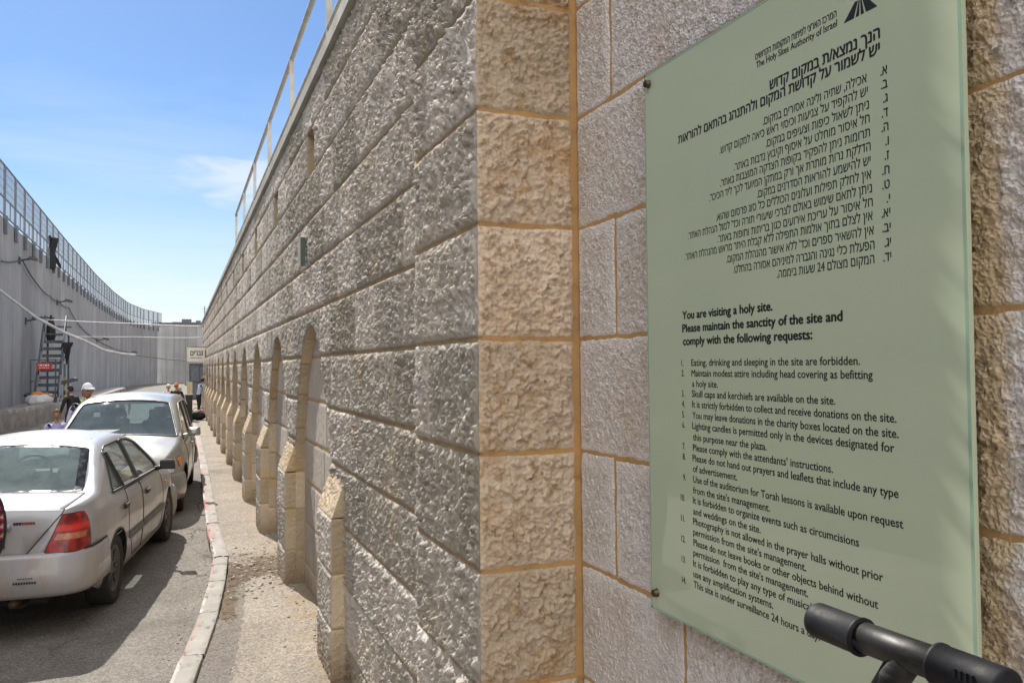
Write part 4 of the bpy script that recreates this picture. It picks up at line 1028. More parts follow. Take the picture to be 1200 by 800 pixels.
o = ter.build('terrace', simple('terrace_concrete', (.27,.25,.235), .92, var=.25, vscale=1.5, bump=.5, bscale=12, coord='world')); tag(o, kind='structure')

# ------------------------------------------------------------------ metal stairs against the concrete wall
st = thing('metal_stairs', 'steep grey metal stairs with handrails climbing beside the concrete wall', 'stairs', (-5.45, 41.2, .56))
A, B = Vector((0,0,0)), Vector((0,2.6,3.15))        # foot and head of the flight, local
W2 = .44
for sx in (-1,1):
    b = MB(); b.bar(A+Vector((sx*W2,0,0)), B+Vector((sx*W2,0,0)), .07, .26); b.build('stringer', M['galv'], st)
    b = MB(); up = Vector((0,0,.85))
    b.tube([A+Vector((sx*W2,0,0))+up*.6, A+Vector((sx*W2,.1,0))+up, B+Vector((sx*W2,0,0))+up, B+Vector((sx*W2,.7,0))+up], .035, 8)
    for t in (.03,.35,.68,1.0): p = A.lerp(B, t)+Vector((sx*W2,0,0)); b.tube([p, p+up], .028, 8)
    b.build('handrail', M['dark_steel'], st)
for k in range(9):
    t = (k+.6)/9.6; p = A.lerp(B, t); b = MB(); b.box(p, (W2*2-.08,.26,.06)); b.box(p+Vector((0,-.125,-.06)), (W2*2-.08,.02,.10)); b.build('tread', M['dark_steel'], st)
b = MB(); b.box(B+Vector((0,.55,.0)),(W2*2+.1,1.1,.07)); b.build('landing', M['dark_steel'], st)
for x_, y_ in ((-W2,3.6),(W2,3.6)):
    b = MB(); b.bar((x_,y_,0),(x_,y_,3.15),.08); b.build('leg', M['dark_steel'], st)
fr = MB()
for a_, b_ in (((-.60,-.12,0),(-.60,-.12,1.92)),((.36,-.12,0),(.36,-.12,1.92)),((-.60,-.12,1.92),(.36,-.12,1.92)),((-.60,-.12,1.0),(-.2,-.12,1.0)),((.36,-.12,1.92),(.5,1.4,1.92))): fr.bar(a_, b_, .055)
fr.build('gate_frame', M['dark_steel'], st)
b = MB(); b.bar((.44,.9,.9),(1.05,1.3,1.05),.10,.16); b.bar((.5,.6,.30),(-.35,1.1,.0),.07); b.build('brace', M['dark_steel'], st)
rs = thing('warning_sign', 'small red sign with white lettering hung on the metal stairs', 'sign', (-5.52, 40.98, 2.06))
b = MB(); b.box((0,0,.15),(.60,.02,.30)); b.build('sign_board', M['red_enamel'], rs)
b = MB(); xx = -.22
for k, w in enumerate((.05,.09,.07,.10,.06)): b.box((xx+w/2,-.0125,.19),(w-.018,.002,.07)); xx += w+.012
xx = -.2
for k, w in enumerate((.08,.06,.09,.07,.05)): b.box((xx+w/2,-.0125,.08),(w-.018,.002,.035)); xx += w+.012
b.build('lettering', M['white_metal'], rs)
bn = thing('hooded_lamp', 'dark hooded floodlight on a bracket high above the metal stairs', 'floodlight', (-5.66, 44.0, 3.35))
b = MB(); b.lathe([(.0,.0),(.15,.02),(.20,.25),(.19,.7),(.12,.98),(.05,1.05),(.05,1.25),(0,1.26)], 'z', 14); b.build('hood', M['black_cloth'], bn)
b = MB(); b.bar((-.8,.02,1.12),(.15,.02,1.12),.08); b.bar((-.9,.0,.98),(-.35,.0,1.18),.07); b.bar((.15,.02,.72),(.85,.02,.70),.08); b.build('bracket', M['dark_steel'], bn)
rag('black_coat', 'black coat hanging from the handrail on the right of the metal stairs', 'coat', (-4.84, 42.6, 3.30), .38, .85, 7, M['black_cloth'], .16)
sp = thing('striped_post', 'slim black post with yellow bands standing beside the metal stairs', 'post', (-4.87, 42.2, .56))
b = MB(); b.tube([(0,0,0),(0,0,1.75)], .045, 10); b.build('pole', M['dark_steel'], sp)
b = MB()
for z in (.15,.55,.95): b.lathe([(.046,z),(.047,z+.01),(.047,z+.2),(.046,z+.21)], 'z', 10)
b.build('yellow_bands', simple('worn_yellow', (.42,.27,.05), .7, var=.3), sp)
# white sack full of rubbish
sk = thing('rubbish_sack', 'bulging white sack of rubbish standing on the terrace below the metal stairs', 'sack', (-5.42, 38.9, .56))
def lump(rx, ry, rz, seed, amp=.12, nu=26, nv=16, flat=.0):
    V, F = [], []
    for j in range(nv+1):
        t = pi*j/nv
        for i in range(nu):
            a = 2*pi*i/nu; d = np.array((sin(t)*cos(a), sin(t)*sin(a), cos(t)))
            k = 1+amp*float(fbm(np.array([d[0]*2.1+seed]), np.array([d[1]*2.1+d[2]*1.7+seed*3]), seed, 3)[0])
            V.append((d[0]*rx*k, d[1]*ry*k, max(d[2]*rz*k, -rz*.8)))
    for j in range(nv):
        for i in range(nu): F.append((j*nu+i,(j+1)*nu+i,(j+1)*nu+(i+1)%nu,j*nu+(i+1)%nu))
    return V, F
V, F = lump(.50,.42,.30,5,.16); o = mesh_from('sack_body', V, F, simple('white_sackcloth', (.58,.58,.62), .8, var=.12, vscale=5, bump=.4, bscale=20), sk, True); o.location = (0,0,.24)
for k, (x_, y_, z_, r_, c_) in enumerate(((-.05,-.1,.50,.17,(.55,.22,.03)),(.22,0,.47,.15,(.25,.13,.08)),(-.33,.05,.46,.16,(.05,.05,.06)),(.38,-.05,.44,.11,(.5,.32,.2)))):
    V, F = lump(r_*1.4,r_,r_*.6,20+k,.3,14,9); o = mesh_from('rubbish', V, F, simple('rubbish_colour', c_, .8), sk, True); o.location = (x_,y_,z_)

# ------------------------------------------------------------------ cables
def cable(name, label, pts, r, m, sag=0.0):
    P = []
    for a, b_ in zip(pts, pts[1:]):
        for k in range(12): t = k/12; q = Vector(a).lerp(Vector(b_), t); q.z -= sag*4*t*(1-t); P.append(q)
    P.append(Vector(pts[-1])); b = MB(); b.tube(P, r, 6); o = b.build(name, m); return tag(o, label, 'cable')
M['pale_cable'] = simple('pale_conduit', (.46,.46,.47), .6, var=.15); M['dark_cable'] = simple('dark_cable', (.06,.06,.07), .7)
cable('hanging_cable', 'thick pale cable sweeping down across the street from the concrete wall', [(-6.42,36.4,5.10),(-5.32,37.4,4.11),(-4.45,38.0,3.58),(-3.63,38.2,3.20),(-2.98,38.4,2.84),(-2.35,38.7,2.70),(-1.80,39,2.64)], .055, M['pale_cable'])
cable('thin_cable', 'thin dark wire continuing from the thick pale cable to the hanging white sign', [(-1.80,39,2.64),(-.6,38.6,2.46),(.50,37.4,2.36),(.95,36.3,2.35)], .018, M['dark_cable'])
cable('drooping_wire', 'thin dark wire drooping down the concrete wall between bracket lamps', [(-6.36,36.4,6.20),(-6.36,40.8,6.80),(-6.40,45.5,6.12),(-6.45,49.6,5.95),(-6.50,53.4,5.95),(-6.55,58,5.9)], .03, M['dark_cable'], .08)
cable('falling_wire', 'thin dark wire falling along the concrete wall towards its far lamps', [(-6.50,58,5.9),(-6.60,66,5.05),(-6.66,78.5,4.6),(-6.4,95,4.2),(-5.9,108.5,4.1)], .03, M['dark_cable'], .1)
cable('upper_line', 'pale line stretched level across the street, upper of the two, from lamp to stone wall', [(-5.7,41.8,4.28),(-2.2,41.0,4.10),(.98,40,3.95)], .028, M['pale_cable'], .02)
cable('lower_line', 'pale line stretched level across the street, lower of the two, below the hooded floodlight', [(-6.4,47.0,3.75),(-2.0,44.5,3.62),(.98,41,3.48)], .02, M['pale_cable'], .03)

# ------------------------------------------------------------------ gate and board at the far end of the pavement
gt = thing('grey_gate', 'dark grey metal gate in shade where the stone wall ends', 'gate', (1.15, 58, 0))
b = MB(); b.box((0,0,1.2),(1.3,.06,2.4)); b.build('gate_leaf', M['dark_steel'], gt)
b = MB()
for z in (.1,1.2,2.3): b.box((0,-.05,z),(1.3,.05,.08))
for x in (-.6,0,.6): b.box((x,-.05,1.2),(.06,.052,2.36))
b.build('gate_frame', M['fixture'], gt)
tb = thing('tan_board', 'tan board leaning upright beside the dark gate at the pavement end', 'board', (.455, 50, 0))
b = MB(); b.box((0,0,.66),(.30,.04,1.3)); b.build('panel', simple('tan_wood', (.40,.32,.19), .75, var=.1, vscale=3), tb)
b = MB(); b.box((-.1,.05,.3),(.05,.06,.6)); b.box((.1,.05,.3),(.05,.06,.6)); b.build('leg', M['dark_steel'], tb)

# ------------------------------------------------------------------ cars
def smooth_interp(x, kn):
    """monotone-ish cubic through knots"""
    kx = np.array([k[0] for k in kn], float); ky = np.array([k[1] for k in kn], float)
    h = np.diff(kx); dl = np.diff(ky)/h; m = np.zeros(len(kx)); m[0], m[-1] = dl[0], dl[-1]
    for i in range(1, len(kx)-1):
        m[i] = 0 if dl[i-1]*dl[i] <= 0 else 2*dl[i-1]*dl[i]/(dl[i-1]+dl[i])
    x = np.asarray(x, float); i = np.clip(np.searchsorted(kx, x)-1, 0, len(h)-1); t = np.clip((x-kx[i])/h[i], 0, 1)
    return ky[i]*(2*t**3-3*t**2+1) + m[i]*h[i]*(t**3-2*t**2+t) + ky[i+1]*(-2*t**3+3*t**2) + m[i+1]*h[i]*(t**3-t**2)

def clip_region(bm, poly, ax, cond):
    """cuts a convex outline into the shell (seen along the axis not in ax) and lifts those faces out as verts, faces, rim loops"""
    poly = [Vector(p) for p in poly]; n = len(poly)
    area = sum(poly[i].x*poly[(i+1)%n].y - poly[(i+1)%n].x*poly[i].y for i in range(n))
    if area < 0: poly.reverse()
    lo = Vector((min(p.x for p in poly), min(p.y for p in poly))); hi = Vector((max(p.x for p in poly), max(p.y for p in poly)))
    def near(f):
        xs = [v.co[ax[0]] for v in f.verts]; ys = [v.co[ax[1]] for v in f.verts]
        return max(xs) >= lo.x-1e-4 and min(xs) <= hi.x+1e-4 and max(ys) >= lo.y-1e-4 and min(ys) <= hi.y+1e-4 and cond(f.calc_center_median())
    for i in range(n):
        a, b = poly[i], poly[(i+1)%n]; d = b-a
        if d.length < 1e-6: continue
        co = [0,0,0]; no = [0,0,0]; co[ax[0]], co[ax[1]] = a.x, a.y; no[ax[0]], no[ax[1]] = d.y, -d.x
        fs = [f for f in bm.faces if near(f)]
        g = set(fs)
        for f in fs: g.update(f.edges); g.update(f.verts)
        bmesh.ops.bisect_plane(bm, geom=list(g), dist=1e-6, plane_co=co, plane_no=Vector(no).normalized())
    def inside(c):
        p = Vector((c[ax[0]], c[ax[1]]))
        return all((poly[(i+1)%n]-poly[i]).cross(p-poly[i]) >= -1e-7 for i in range(n))
    sel = [f for f in bm.faces if near(f) and inside(f.calc_center_median())]
    ss = set(sel); idx = {}; V = []; F = []; rim = []
    for f in sel:
        q = []
        for v in f.verts:
            if v not in idx: idx[v] = len(V); V.append(v.co.copy())
            q.append(idx[v])
        F.append(tuple(q))
        for e in f.edges:
            if sum(1 for lf in e.link_faces if lf in ss) == 1: rim.append((e.verts[0].co.copy(), e.verts[1].co.copy()))
    NV = [Vector((0,0,0)) for _ in V]
    for f in sel:
        for v in f.verts: NV[idx[v]] += f.normal
    NV = [x.normalized() if x.length > 0 else x for x in NV]
    bmesh.ops.delete(bm, geom=sel, context='FACES')
    return V, F, rim, NV
def chain(rim):
    """orders rim edges into loops"""
    key = lambda p: (round(p.x,4), round(p.y,4), round(p.z,4)); adj = {}
    for a, b in rim: adj.setdefault(key(a), []).append((a, b)); adj.setdefault(key(b), []).append((b, a))
    used = set(); loops = []
    for a, b in rim:
        if (key(a), key(b)) in used: continue
        loop = [a, b]; used.add((key(a),key(b))); used.add((key(b),key(a)))
        while True:
            nx = [e for e in adj[key(loop[-1])] if (key(e[0]),key(e[1])) not in used]
            if not nx: break
            loop.append(nx[0][1]); used.add((key(nx[0][0]),key(nx[0][1]))); used.add((key(nx[0][1]),key(nx[0][0])))
        loops.append(loop)
    return loops
def lifted(name, reg, m, parent, off=0.0, smooth=True, thick=0.0):
    V, F, rim, NV = reg
    return mesh_from(name, [v+n*off for v, n in zip(V, NV)], F, m, parent, smooth)
def rim_tube(mb, reg, r, off=0.0, keep=None):
    for lp in chain(reg[2]):
        pts = [lp[0]]
        for p in lp[1:]:
            if (p-pts[-1]).length > .012: pts.append(p)
        if keep: pts = [p for p in pts if keep(p)]
        if len(pts) > 2: mb.tube(pts, r, 6)

def car_shell(S):
    xs = np.unique(np.concatenate([np.linspace(S['x0'], S['x0']+.2, 16), np.linspace(S['x0']+.2, S['x1']-.25, 100), np.linspace(S['x1']-.25, S['x1'], 16)]))
    zt = smooth_interp(xs, S['top']); zb = np.minimum(smooth_interp(xs, S['belt']), zt-.012); w = smooth_interp(xs, S['w']); zs = smooth_interp(xs, S['sill'])
    crown = smooth_interp(xs, S['crown']); rr = smooth_interp(xs, S['rad'])
    prof = S['side']; rows = []
    for i, x in enumerate(xs):
        P = []
        for s in np.linspace(0, 1, 16):
            P.append((x, w[i]*float(smooth_interp(s, prof)), zs[i]+(zb[i]-zs[i])*s))
        wb = P[-1][1]; H = zt[i]-zb[i]; r = min(rr[i], .48*H); k = S['tumble']
        for t in np.linspace(0, 1, 10)[1:]:
            z = zb[i]+(H-r)*t; P.append((x, wb-k*(z-zb[i])-.35*k*max(0,(z-zb[i]))**2, z))
        ye, ze = P[-1][1], P[-1][2]
        for t in np.linspace(0, pi/2, 6)[1:]: P.append((x, ye-k*r*.5-(r*1.25)*(1-cos(t)), ze+r*sin(t)))
        yt = P[-1][1]
        for t in np.linspace(0, 1, 10)[1:]: P.append((x, yt*(1-t), zt[i]+crown[i]*(1-(1-t)**2)))
        rows.append(P)
    bm = bmesh.new(); L = len(rows[0]); G = []
    for P in rows:
        left = [bm.verts.new(p) for p in P]; right = [bm.verts.new((p[0],-p[1],p[2])) for p in P[:-1]][::-1]
        G.append(left+right)
    n = len(G[0])
    for a, b in zip(G, G[1:]):
        for j in range(n-1): bm.faces.new((a[j], a[j+1], b[j+1], b[j]))
    bm.faces.new(G[0][::-1]); bm.faces.new(G[-1])
    bmesh.ops.recalc_face_normals(bm, faces=bm.faces)
    # outward normals
    c = sum((f.normal.z for f in bm.faces if f.calc_center_median().z > 1.2 and abs(f.calc_center_median().y) < .3))
    if c < 0: bmesh.ops.reverse_faces(bm, faces=bm.faces)
    return bm
def rounded(poly, r=.05, n=4):
    """rounds the corners of a convex outline"""
    out = []; N_ = len(poly)
    for i in range(N_):
        p, a, b = Vector(poly[i]), Vector(poly[i-1]), Vector(poly[(i+1)%N_])
        da, db = (a-p), (b-p); ra = min(r, .45*da.length, .45*db.length); A, B = p+da.normalized()*ra, p+db.normalized()*ra
        for k in range(n+1): t = k/n; out.append(tuple(A*(1-t)**2 + p*2*t*(1-t) + B*t*t))
    return out
def circle2(cx_, cz_, r, n=22): return [(cx_+r*cos(2*pi*k/n), cz_+r*sin(2*pi*k/n)) for k in range(n)]

def bumper(S, pts, prof, name, m, parent):
    """sweeps a bumper section along its plan outline (half given, mirrored)"""
    half = pts; full = half + [(x,-y) for x, y in half[::-1] if abs(y) > 1e-6]
    fine = []; 
    for a, b in zip(full, full[1:]):
        for k in range(6): fine.append((a[0]+(b[0]-a[0])*k/6, a[1]+(b[1]-a[1])*k/6))
    fine.append(full[-1]); P = np.array(fine)
    for _ in range(6): P[1:-1] = .25*P[:-2]+.5*P[1:-1]+.25*P[2:]
    T = np.gradient(P, axis=0); T /= np.linalg.norm(T, axis=1)[:,None]; Nn = np.stack([T[:,1], -T[:,0]], -1)
    cen = np.array((S['x0']*.5+S['x1']*.5, 0))
    if np.sum((P-cen)*Nn) < 0: Nn = -Nn
    V, F = [], []; q = len(prof)
    for p, n_ in zip(P, Nn):
        for o, z in prof: V.append((p[0]+n_[0]*o, p[1]+n_[1]*o, z))
    for i in range(len(P)-1):
        for j in range(q-1): F.append((i*q+j, (i+1)*q+j, (i+1)*q+j+1, i*q+j+1))
    F.append(tuple(range(q))); F.append(tuple((len(P)-1)*q+j for j in range(q)))
    bm = bmesh.new(); vv = [bm.verts.new(v) for v in V]
    for f in F: bm.faces.new([vv[k] for k in f])
    bmesh.ops.recalc_face_normals(bm, faces=bm.faces)
    me = bpy.data.meshes.new(name); bm.to_mesh(me); bm.free(); me.materials.append(m); me.polygons.foreach_set('use_smooth', [True]*len(me.polygons))
    return put(name, me, parent)
def wheel(root, x, side, R=.30, wd=.195, ytrack=.74, spokes=7):
    h = put('wheel', None, root); h.location = (x, side*ytrack, R); h.empty_display_size = .1
    b = MB(); w = wd/2
    b.lathe([(R*.66,-w*.85),(R*.80,-w*.98),(R*.93,-w),(R*.985,-w*.8),(R,-w*.45),(R,w*.45),(R*.985,w*.8),(R*.93,w),(R*.80,w*.98),(R*.66,w*.85)], 'y', 40); b.build('tyre', M['rubber'], h)
    b = MB(); s = side
    b.lathe([(0,s*w*.55),(R*.15,s*w*.62),(R*.24,s*w*.60),(R*.30,s*w*.50),(R*.56,s*w*.62),(R*.64,s*w*.86),(R*.67,s*w*.86),(R*.66,s*w*.5)], 'y', 40)
    for k in range(spokes):
        a = 2*pi*k/spokes; b.box((cos(a)*R*.42, s*w*.64, sin(a)*R*.42), (R*.30, .018, R*.09), ry=-a)
    b.build('rim', M['hub'], h)
    return h
def mirror_part(root, x, y, z, side, m):
    b = MB(); pts = [(-.065,-.09,-.055),(-.065,.09,-.05),(-.065,.085,.062),(-.065,-.075,.062),(.055,-.05,-.035),(.055,.05,-.03),(.05,.045,.04),(.05,-.045,.04)]
    b.add(pts, [(0,3,2,1),(0,1,5,4),(1,2,6,5),(2,3,7,6),(3,0,4,7),(4,5,6,7)])
    b.bar((.0,-side*.07,-.03),(.03,-side*.16,-.05),.06,.05)
    o = b.build('side_mirror', m, root); o.location = (x, y, z)
    bv = o.modifiers.new('round', 'BEVEL'); bv.width = .022; bv.segments = 3
    return o
def finish_shell(bm, name, m, root):
    me = bpy.data.meshes.new(name); bm.to_mesh(me); bm.free(); me.materials.append(m)
    me.polygons.foreach_set('use_smooth', [True]*len(me.polygons)); o = put(name, me, root)
    sd_ = o.modifiers.new('thickness', 'SOLIDIFY'); sd_.thickness = .012; sd_.offset = -1
    return o
def seat(root, x, y, m, high=.0):
    b = MB(); b.box((x,y,.46),(.5,.50,.16)); b.box((x-.26,y,.80+high/2),(.12,.48,.62+high),ry=-.22); o = b.build('seat', m, root)
    bv = o.modifiers.new('round', 'BEVEL'); bv.width = .04; bv.segments = 3
    b = MB(); b.box((x-.345,y,1.20+high),(.09,.27,.17),ry=-.15); h = b.build('headrest', m, o); bv = h.modifiers.new('round', 'BEVEL'); bv.width = .035; bv.segments = 3
    return o

# ---- near car: pale dirty sedan, seen from behind; x forward from the rear axle
SED = dict(x0=-.97, x1=3.55, tumble=.40,
  top=[(-.97,.66),(-.965,.78),(-.945,.90),(-.90,.965),(-.80,.985),(-.50,1.005),(-.38,1.02),(-.10,1.15),(.25,1.318),(.42,1.365),(.75,1.392),(1.1,1.40),(1.45,1.375),(1.72,1.315),(2.10,1.12),(2.42,.955),(2.6,.915),(3.0,.86),(3.35,.77),(3.5,.68),(3.55,.60)],
  belt=[(-.97,.62),(-.9,.88),(-.75,.935),(-.3,.955),(.5,.945),(1.5,.92),(2.3,.89),(2.8,.84),(3.3,.74),(3.55,.58)],
  w=[(-.97,.63),(-.955,.69),(-.92,.745),(-.85,.79),(-.70,.825),(-.35,.848),(.3,.862),(1.5,.862),(2.4,.852),(2.9,.83),(3.25,.78),(3.45,.68),(3.55,.52)],
  sill=[(-.97,.45),(-.6,.30),(-.35,.22),(2.3,.21),(3.1,.28),(3.55,.40)],
  crown=[(-.97,.0),(-.9,.015),(-.5,.022),(.3,.045),(1.2,.05),(1.8,.045),(2.4,.04),(3.0,.035),(3.55,.01)],
  rad=[(-.97,.02),(-.5,.03),(0,.07),(.6,.10),(1.4,.10),(2.0,.06),(2.5,.04),(3.55,.03)],
  side=[(0,.93),(.12,.965),(.35,.992),(.6,1.0),(.82,.988),(.95,.96),(1,.935)])
hd = radians(8.4); rr_ = Vector((cos(hd), -sin(hd), 0))
rc = Vector((-.615, 8.12, 0)) - rr_*.745          # rear right tyre's outer edge -> centre of the rear axle
car = thing('sedan_car', 'dirty pale silver four-door sedan seen from behind, parked nearest on the left', 'car', rc, pi/2-hd)
bm = car_shell(SED); gaps = MB(); trims = MB(); P_ = M['sedan_paint']
left, right_ = (lambda c: c.y > .3), (lambda c: c.y < -.3)
regs = []
r = clip_region(bm, rounded([(-.385,-.665),(-.385,.665),(.285,.555),(.285,-.555)], .05), (0,1), lambda c: c.z > .95)
def window_with_border(r, inner, nm):
    bmx = bmesh.new(); vv = [bmx.verts.new(v-n_*.004) for v, n_ in zip(r[0], r[3])]
    for f in r[1]: bmx.faces.new([vv[k] for k in f])
    bmx.normal_update(); g_ = clip_region(bmx, rounded(inner, .05), (0,1), lambda c: True); w_ = lifted(nm, g_, M['glass'], car, 0)
    me = bpy.data.meshes.new('border'); bmx.to_mesh(me); bmx.free(); me.materials.append(M['frit']); put('window_border', me, w_)
window_with_border(r, [(-.352,-.585),(-.352,.585),(.255,.485),(.255,-.485)], 'rear_window')
r = clip_region(bm, rounded([(1.76,-.55),(1.76,.55),(2.38,.70),(2.38,-.70)], .05), (0,1), lambda c: c.z > .85); lifted('windscreen', r, M['glass'], car, -.004); rim_tube(trims, r, .014)
for cd_, sg in ((left,1),(right_,-1)):
    hi_ = lambda c, f=cd_: f(c) and c.z > .90
    r = clip_region(bm, rounded([(.02,.975),(.30,1.285),(.46,1.325),(1.02,1.335),(1.02,.955)], .035), (0,2), hi_); lifted('side_window', r, M['glass'], car, -.003); rim_tube(trims, r, .012)
    r = clip_region(bm, rounded([(1.10,.953),(1.10,1.335),(1.42,1.318),(1.62,1.27),(2.12,.99),(2.14,.93)], .03), (0,2), hi_); lifted('side_window', r, M['glass'], car, -.003); rim_tube(trims, r, .012)
    # window divider, pillar, belt strip
    b = MB(); yy = lambda z: sg*(.806-.40*(z-.95)-.14*max(0,z-.95)**2+.004)
    b.bar((.40,yy(.965),.965),(.33,yy(1.28),1.285),.022,.03); b.build('window_divider', M['black_plastic'], car)
    b = MB(); b.bar((1.06,yy(.955),.955),(1.06,yy(1.335),1.335),.075,.012,upv=(0,1,.4)); b.build('window_pillar', M['black_plastic'], car)
    b = MB(); b.bar((-.0,yy(.96)+sg*.004,.962),(2.14,yy(.93)-sg*.004,.932),.016,.026); b.build('belt_moulding', M['black_plastic'], car)
    for nm, pl, hx, hz_ in (('rear_door', [(.40,.27),(.40,.56),(.16,.80),(.10,.93),(1.05,.93),(1.05,.27)], .28, .80), ('front_door', [(1.07,.27),(1.07,.93),(2.14,.915),(2.20,.75),(2.20,.27)], 1.26, .795)):
        lo_ = lambda c, f=cd_: f(c) and c.z < .95 and abs(c.y) > .7
        r = clip_region(bm, rounded(pl, .03), (0,2), lo_); d = lifted(nm, r, P_, car, .0); rim_tube(gaps, r, .0030)
        sd_ = d.modifiers.new('thickness', 'SOLIDIFY'); sd_.thickness = .012; sd_.offset = -1
        b = MB(); b.box((hx,sg*.868,hz_),(.15,.022,.042)); b.box((hx-.02,sg*.874,hz_-.004),(.10,.02,.026)); h = b.build('door_handle', M['black_plastic'], d)
        b = MB(); xa, xb = (.42,1.03) if nm == 'rear_door' else (1.09,2.17); b.box(((xa+xb)/2,sg*.868,.50),(xb-xa,.022,.055)); b.build('rub_strip', simple('grey_rub_strip', (.13,.125,.12), .6), d)
    r = clip_region(bm, circle2(0,.30,.345), (0,2), lambda c, f=cd_: f(c) and abs(c.y) > .55 and c.z < .75); rim_tube(trims, r, .010)
    r = clip_region(bm, circle2(2.70,.30,.345), (0,2), lambda c, f=cd_: f(c) and abs(c.y) > .5 and c.z < .75)
    r = clip_region(bm, [(sg*.545,.655),(sg*.95,.645),(sg*.95,.885),(sg*.74,.93),(sg*.655,.93)], (1,2), lambda c: c.x < -.775); tl = lifted('tail_light', r, M['red_lens'], car, .006); rim_tube(gaps, r, .006)
    q = [(v, n_) for v, n_ in zip(r[0], r[3])]
    # paler reversing and turn band across the lens
    bmx = bmesh.new(); vv = [bmx.verts.new(v+n_*.0068) for v, n_ in q]
    for f in r[1]: bmx.faces.new([vv[k] for k in f])
    rb = clip_region(bmx, [(sg*.605,.745),(sg*.80,.745),(sg*.80,.79),(sg*.625,.79)], (1,2), lambda c: True); bmx.free(); lifted('lamp_band', rb, M['pale_lens'], tl, .0005)
    # marker light and fuel of the front wing
    b = MB(); b.box((2.36,sg*.858,.74),(.05,.012,.03)); b.build('side_marker', M['amber_lens'], car)
r = clip_region(bm, [(-.54,.635),(.54,.635),(.65,.94),(.73,1.04),(-.73,1.04),(-.65,.94)], (1,2), lambda c: c.x < -.40); d = lifted('boot_lid', r, P_, car, 0.0); rim_tube(gaps, r, .0036)
sd_ = d.modifiers.new('thickness', 'SOLIDIFY'); sd_.thickness = .012; sd_.offset = -1
boot = d
b = MB(); b.box((-.966,0,.775),(.03,.54,.14)); b.build('plate_recess', M['black_plastic'], boot)
b = MB(); b.box((-.985,0,.765),(.012,.50,.105)); o = b.build('number_plate', M['plate'], boot)
b = MB(); b.box((-.962,0,.862),(.055,.62,.035)); o = b.build('plate_light_bar', P_, boot); bv = o.modifiers.new('round','BEVEL'); bv.width = .012; bv.segments = 3
b = MB(); PL = lambda u, v, d_=0: (-.9925-d_, -u, v)
for k, w in enumerate((.04,.04,.015,.04,.04,.04,.015,.04,.04)): b.box((-.9925, .215-.05*k, .765),(.002,w*.8,.07))
b.build('plate_marks', M['black_paint'], boot.children[1] if False else o)
b = MB(); xx = -.33
for k in range(8):
    b.mat(0 if k < 3 else 1).box((-.9525,xx,.880),(.004,.016,.020)); xx -= .019
b.build('badge_letters', [simple('badge_blue', (.03,.03,.08), .35, .3), simple('badge_red', (.30,.05,.06), .35, .3)], boot)
bumper(SED, [(-.385,.852),(-.60,.848),(-.80,.825),(-.92,.76),(-.985,.62),(-1.01,.40),(-1.02,0)], [(-.05,.655),(.0,.65),(.018,.62),(.022,.545),(.028,.53),(.032,.46),(.022,.36),(-.01,.325),(-.08,.32)], 'rear_bumper', P_, car)
b = MB()
for sg in (1,-1): b.tube([(-.385,sg*.850,.655),(-.60,sg*.848,.655),(-.76,sg*.832,.655),(-.86,sg*.795,.655)], .006, 6)
b.tube([(-.9685,y,.640) for y in np.linspace(-.52,.52,12)], .006, 6); gb = b
bumper(SED, [(3.06,.845),(3.30,.80),(3.48,.70),(3.57,.50),(3.62,.25),(3.63,0)], [(-.05,.60),(.0,.59),(.02,.55),(.03,.46),(.025,.34),(.0,.24),(-.08,.22)], 'front_bumper', P_, car)
b = MB()
for k in range(9): b.box((-1.057,-.36-.018*k,.455),(.003,.012,.016))
for k in range(6): b.box((-1.057,-.39-.018*k,.488),(.003,.011,.008))
b.build('bumper_sticker', M['black_paint'], car)
for sg in (1,-1):
    r = clip_region(bm, [(sg*.36,.56),(sg*.9,.56),(sg*.9,.76),(sg*.42,.70)], (1,2), lambda c: c.x > 3.15); lifted('headlight', r, M['clear_lens'], car, .004)
finish_shell(bm, 'body_shell', P_, car); gaps.v += [] ; gaps.add(gb.v, gb.f, True); gaps.build('panel_gaps', M['gap'], car); trims.build('window_rubber', M['black_plastic'], car)
mirror_part(car, 1.93, -.955, .985, -1, M['black_plastic']); mirror_part(car, 1.93, .955, .985, 1, M['black_plastic'])
for x in (0, 2.70):
    for sg in (1,-1): wheel(car, x, sg)
b = MB(); b.box((1.3,0,.36),(3.2,1.30,.12)); b.box((1.3,0,.30),(4.3,1.05,.10)); b.box((-.45,0,.62),(.75,1.2,.40)); b.box((2.95,0,.55),(.9,1.0,.4))
for x in (0,2.70): b.box((x,0,.50),(.72,1.05,.45))
b.build('underbody', M['gap'], car)
b = MB(); b.tube([(-1.0,-.33,.285),(-.6,-.33,.28)], .028, 12); b.tube([(-.85,-.33,.30),(-.35,-.33,.30)], .085, 14); b.build('exhaust', simple('rusty_exhaust', (.10,.07,.05), .7, .5, var=.4), car)
b = MB(); b.box((-.12,0,.945),(.58,1.22,.03)); b.build('parcel_shelf', M['trim_light'], car)
b = MB(); b.box((2.12,0,.86),(.44,1.40,.16)); b.build('dashboard', M['interior'], car)
b = MB(); b.box((.05,0,.72),(.16,1.25,.5),ry=-.25); b.box((.38,0,.45),(.6,1.25,.15)); b.box((1.2,0,1.385),(1.2,.98,.01)); o = b.build('rear_bench', M['interior'], car)
for y in (.36,-.36): seat(car, 1.22, y, M['interior'])
b = MB(); n_ = 28; cw_ = Vector((1.74,.36,.97)); ux, uy = Vector((.42,0,.91)).normalized(), Vector((0,1,0))
b.tube([cw_+ux*(.185*cos(2*pi*k/n_))+uy*(.185*sin(2*pi*k/n_)) for k in range(n_+1)], .015, 8, cap=False); b.bar(cw_+uy*.17,cw_-uy*.17,.03,.02); b.bar(cw_, cw_+Vector((.30,0,-.12)), .06); o = b.build('steering_wheel', M['black_plastic'], car)
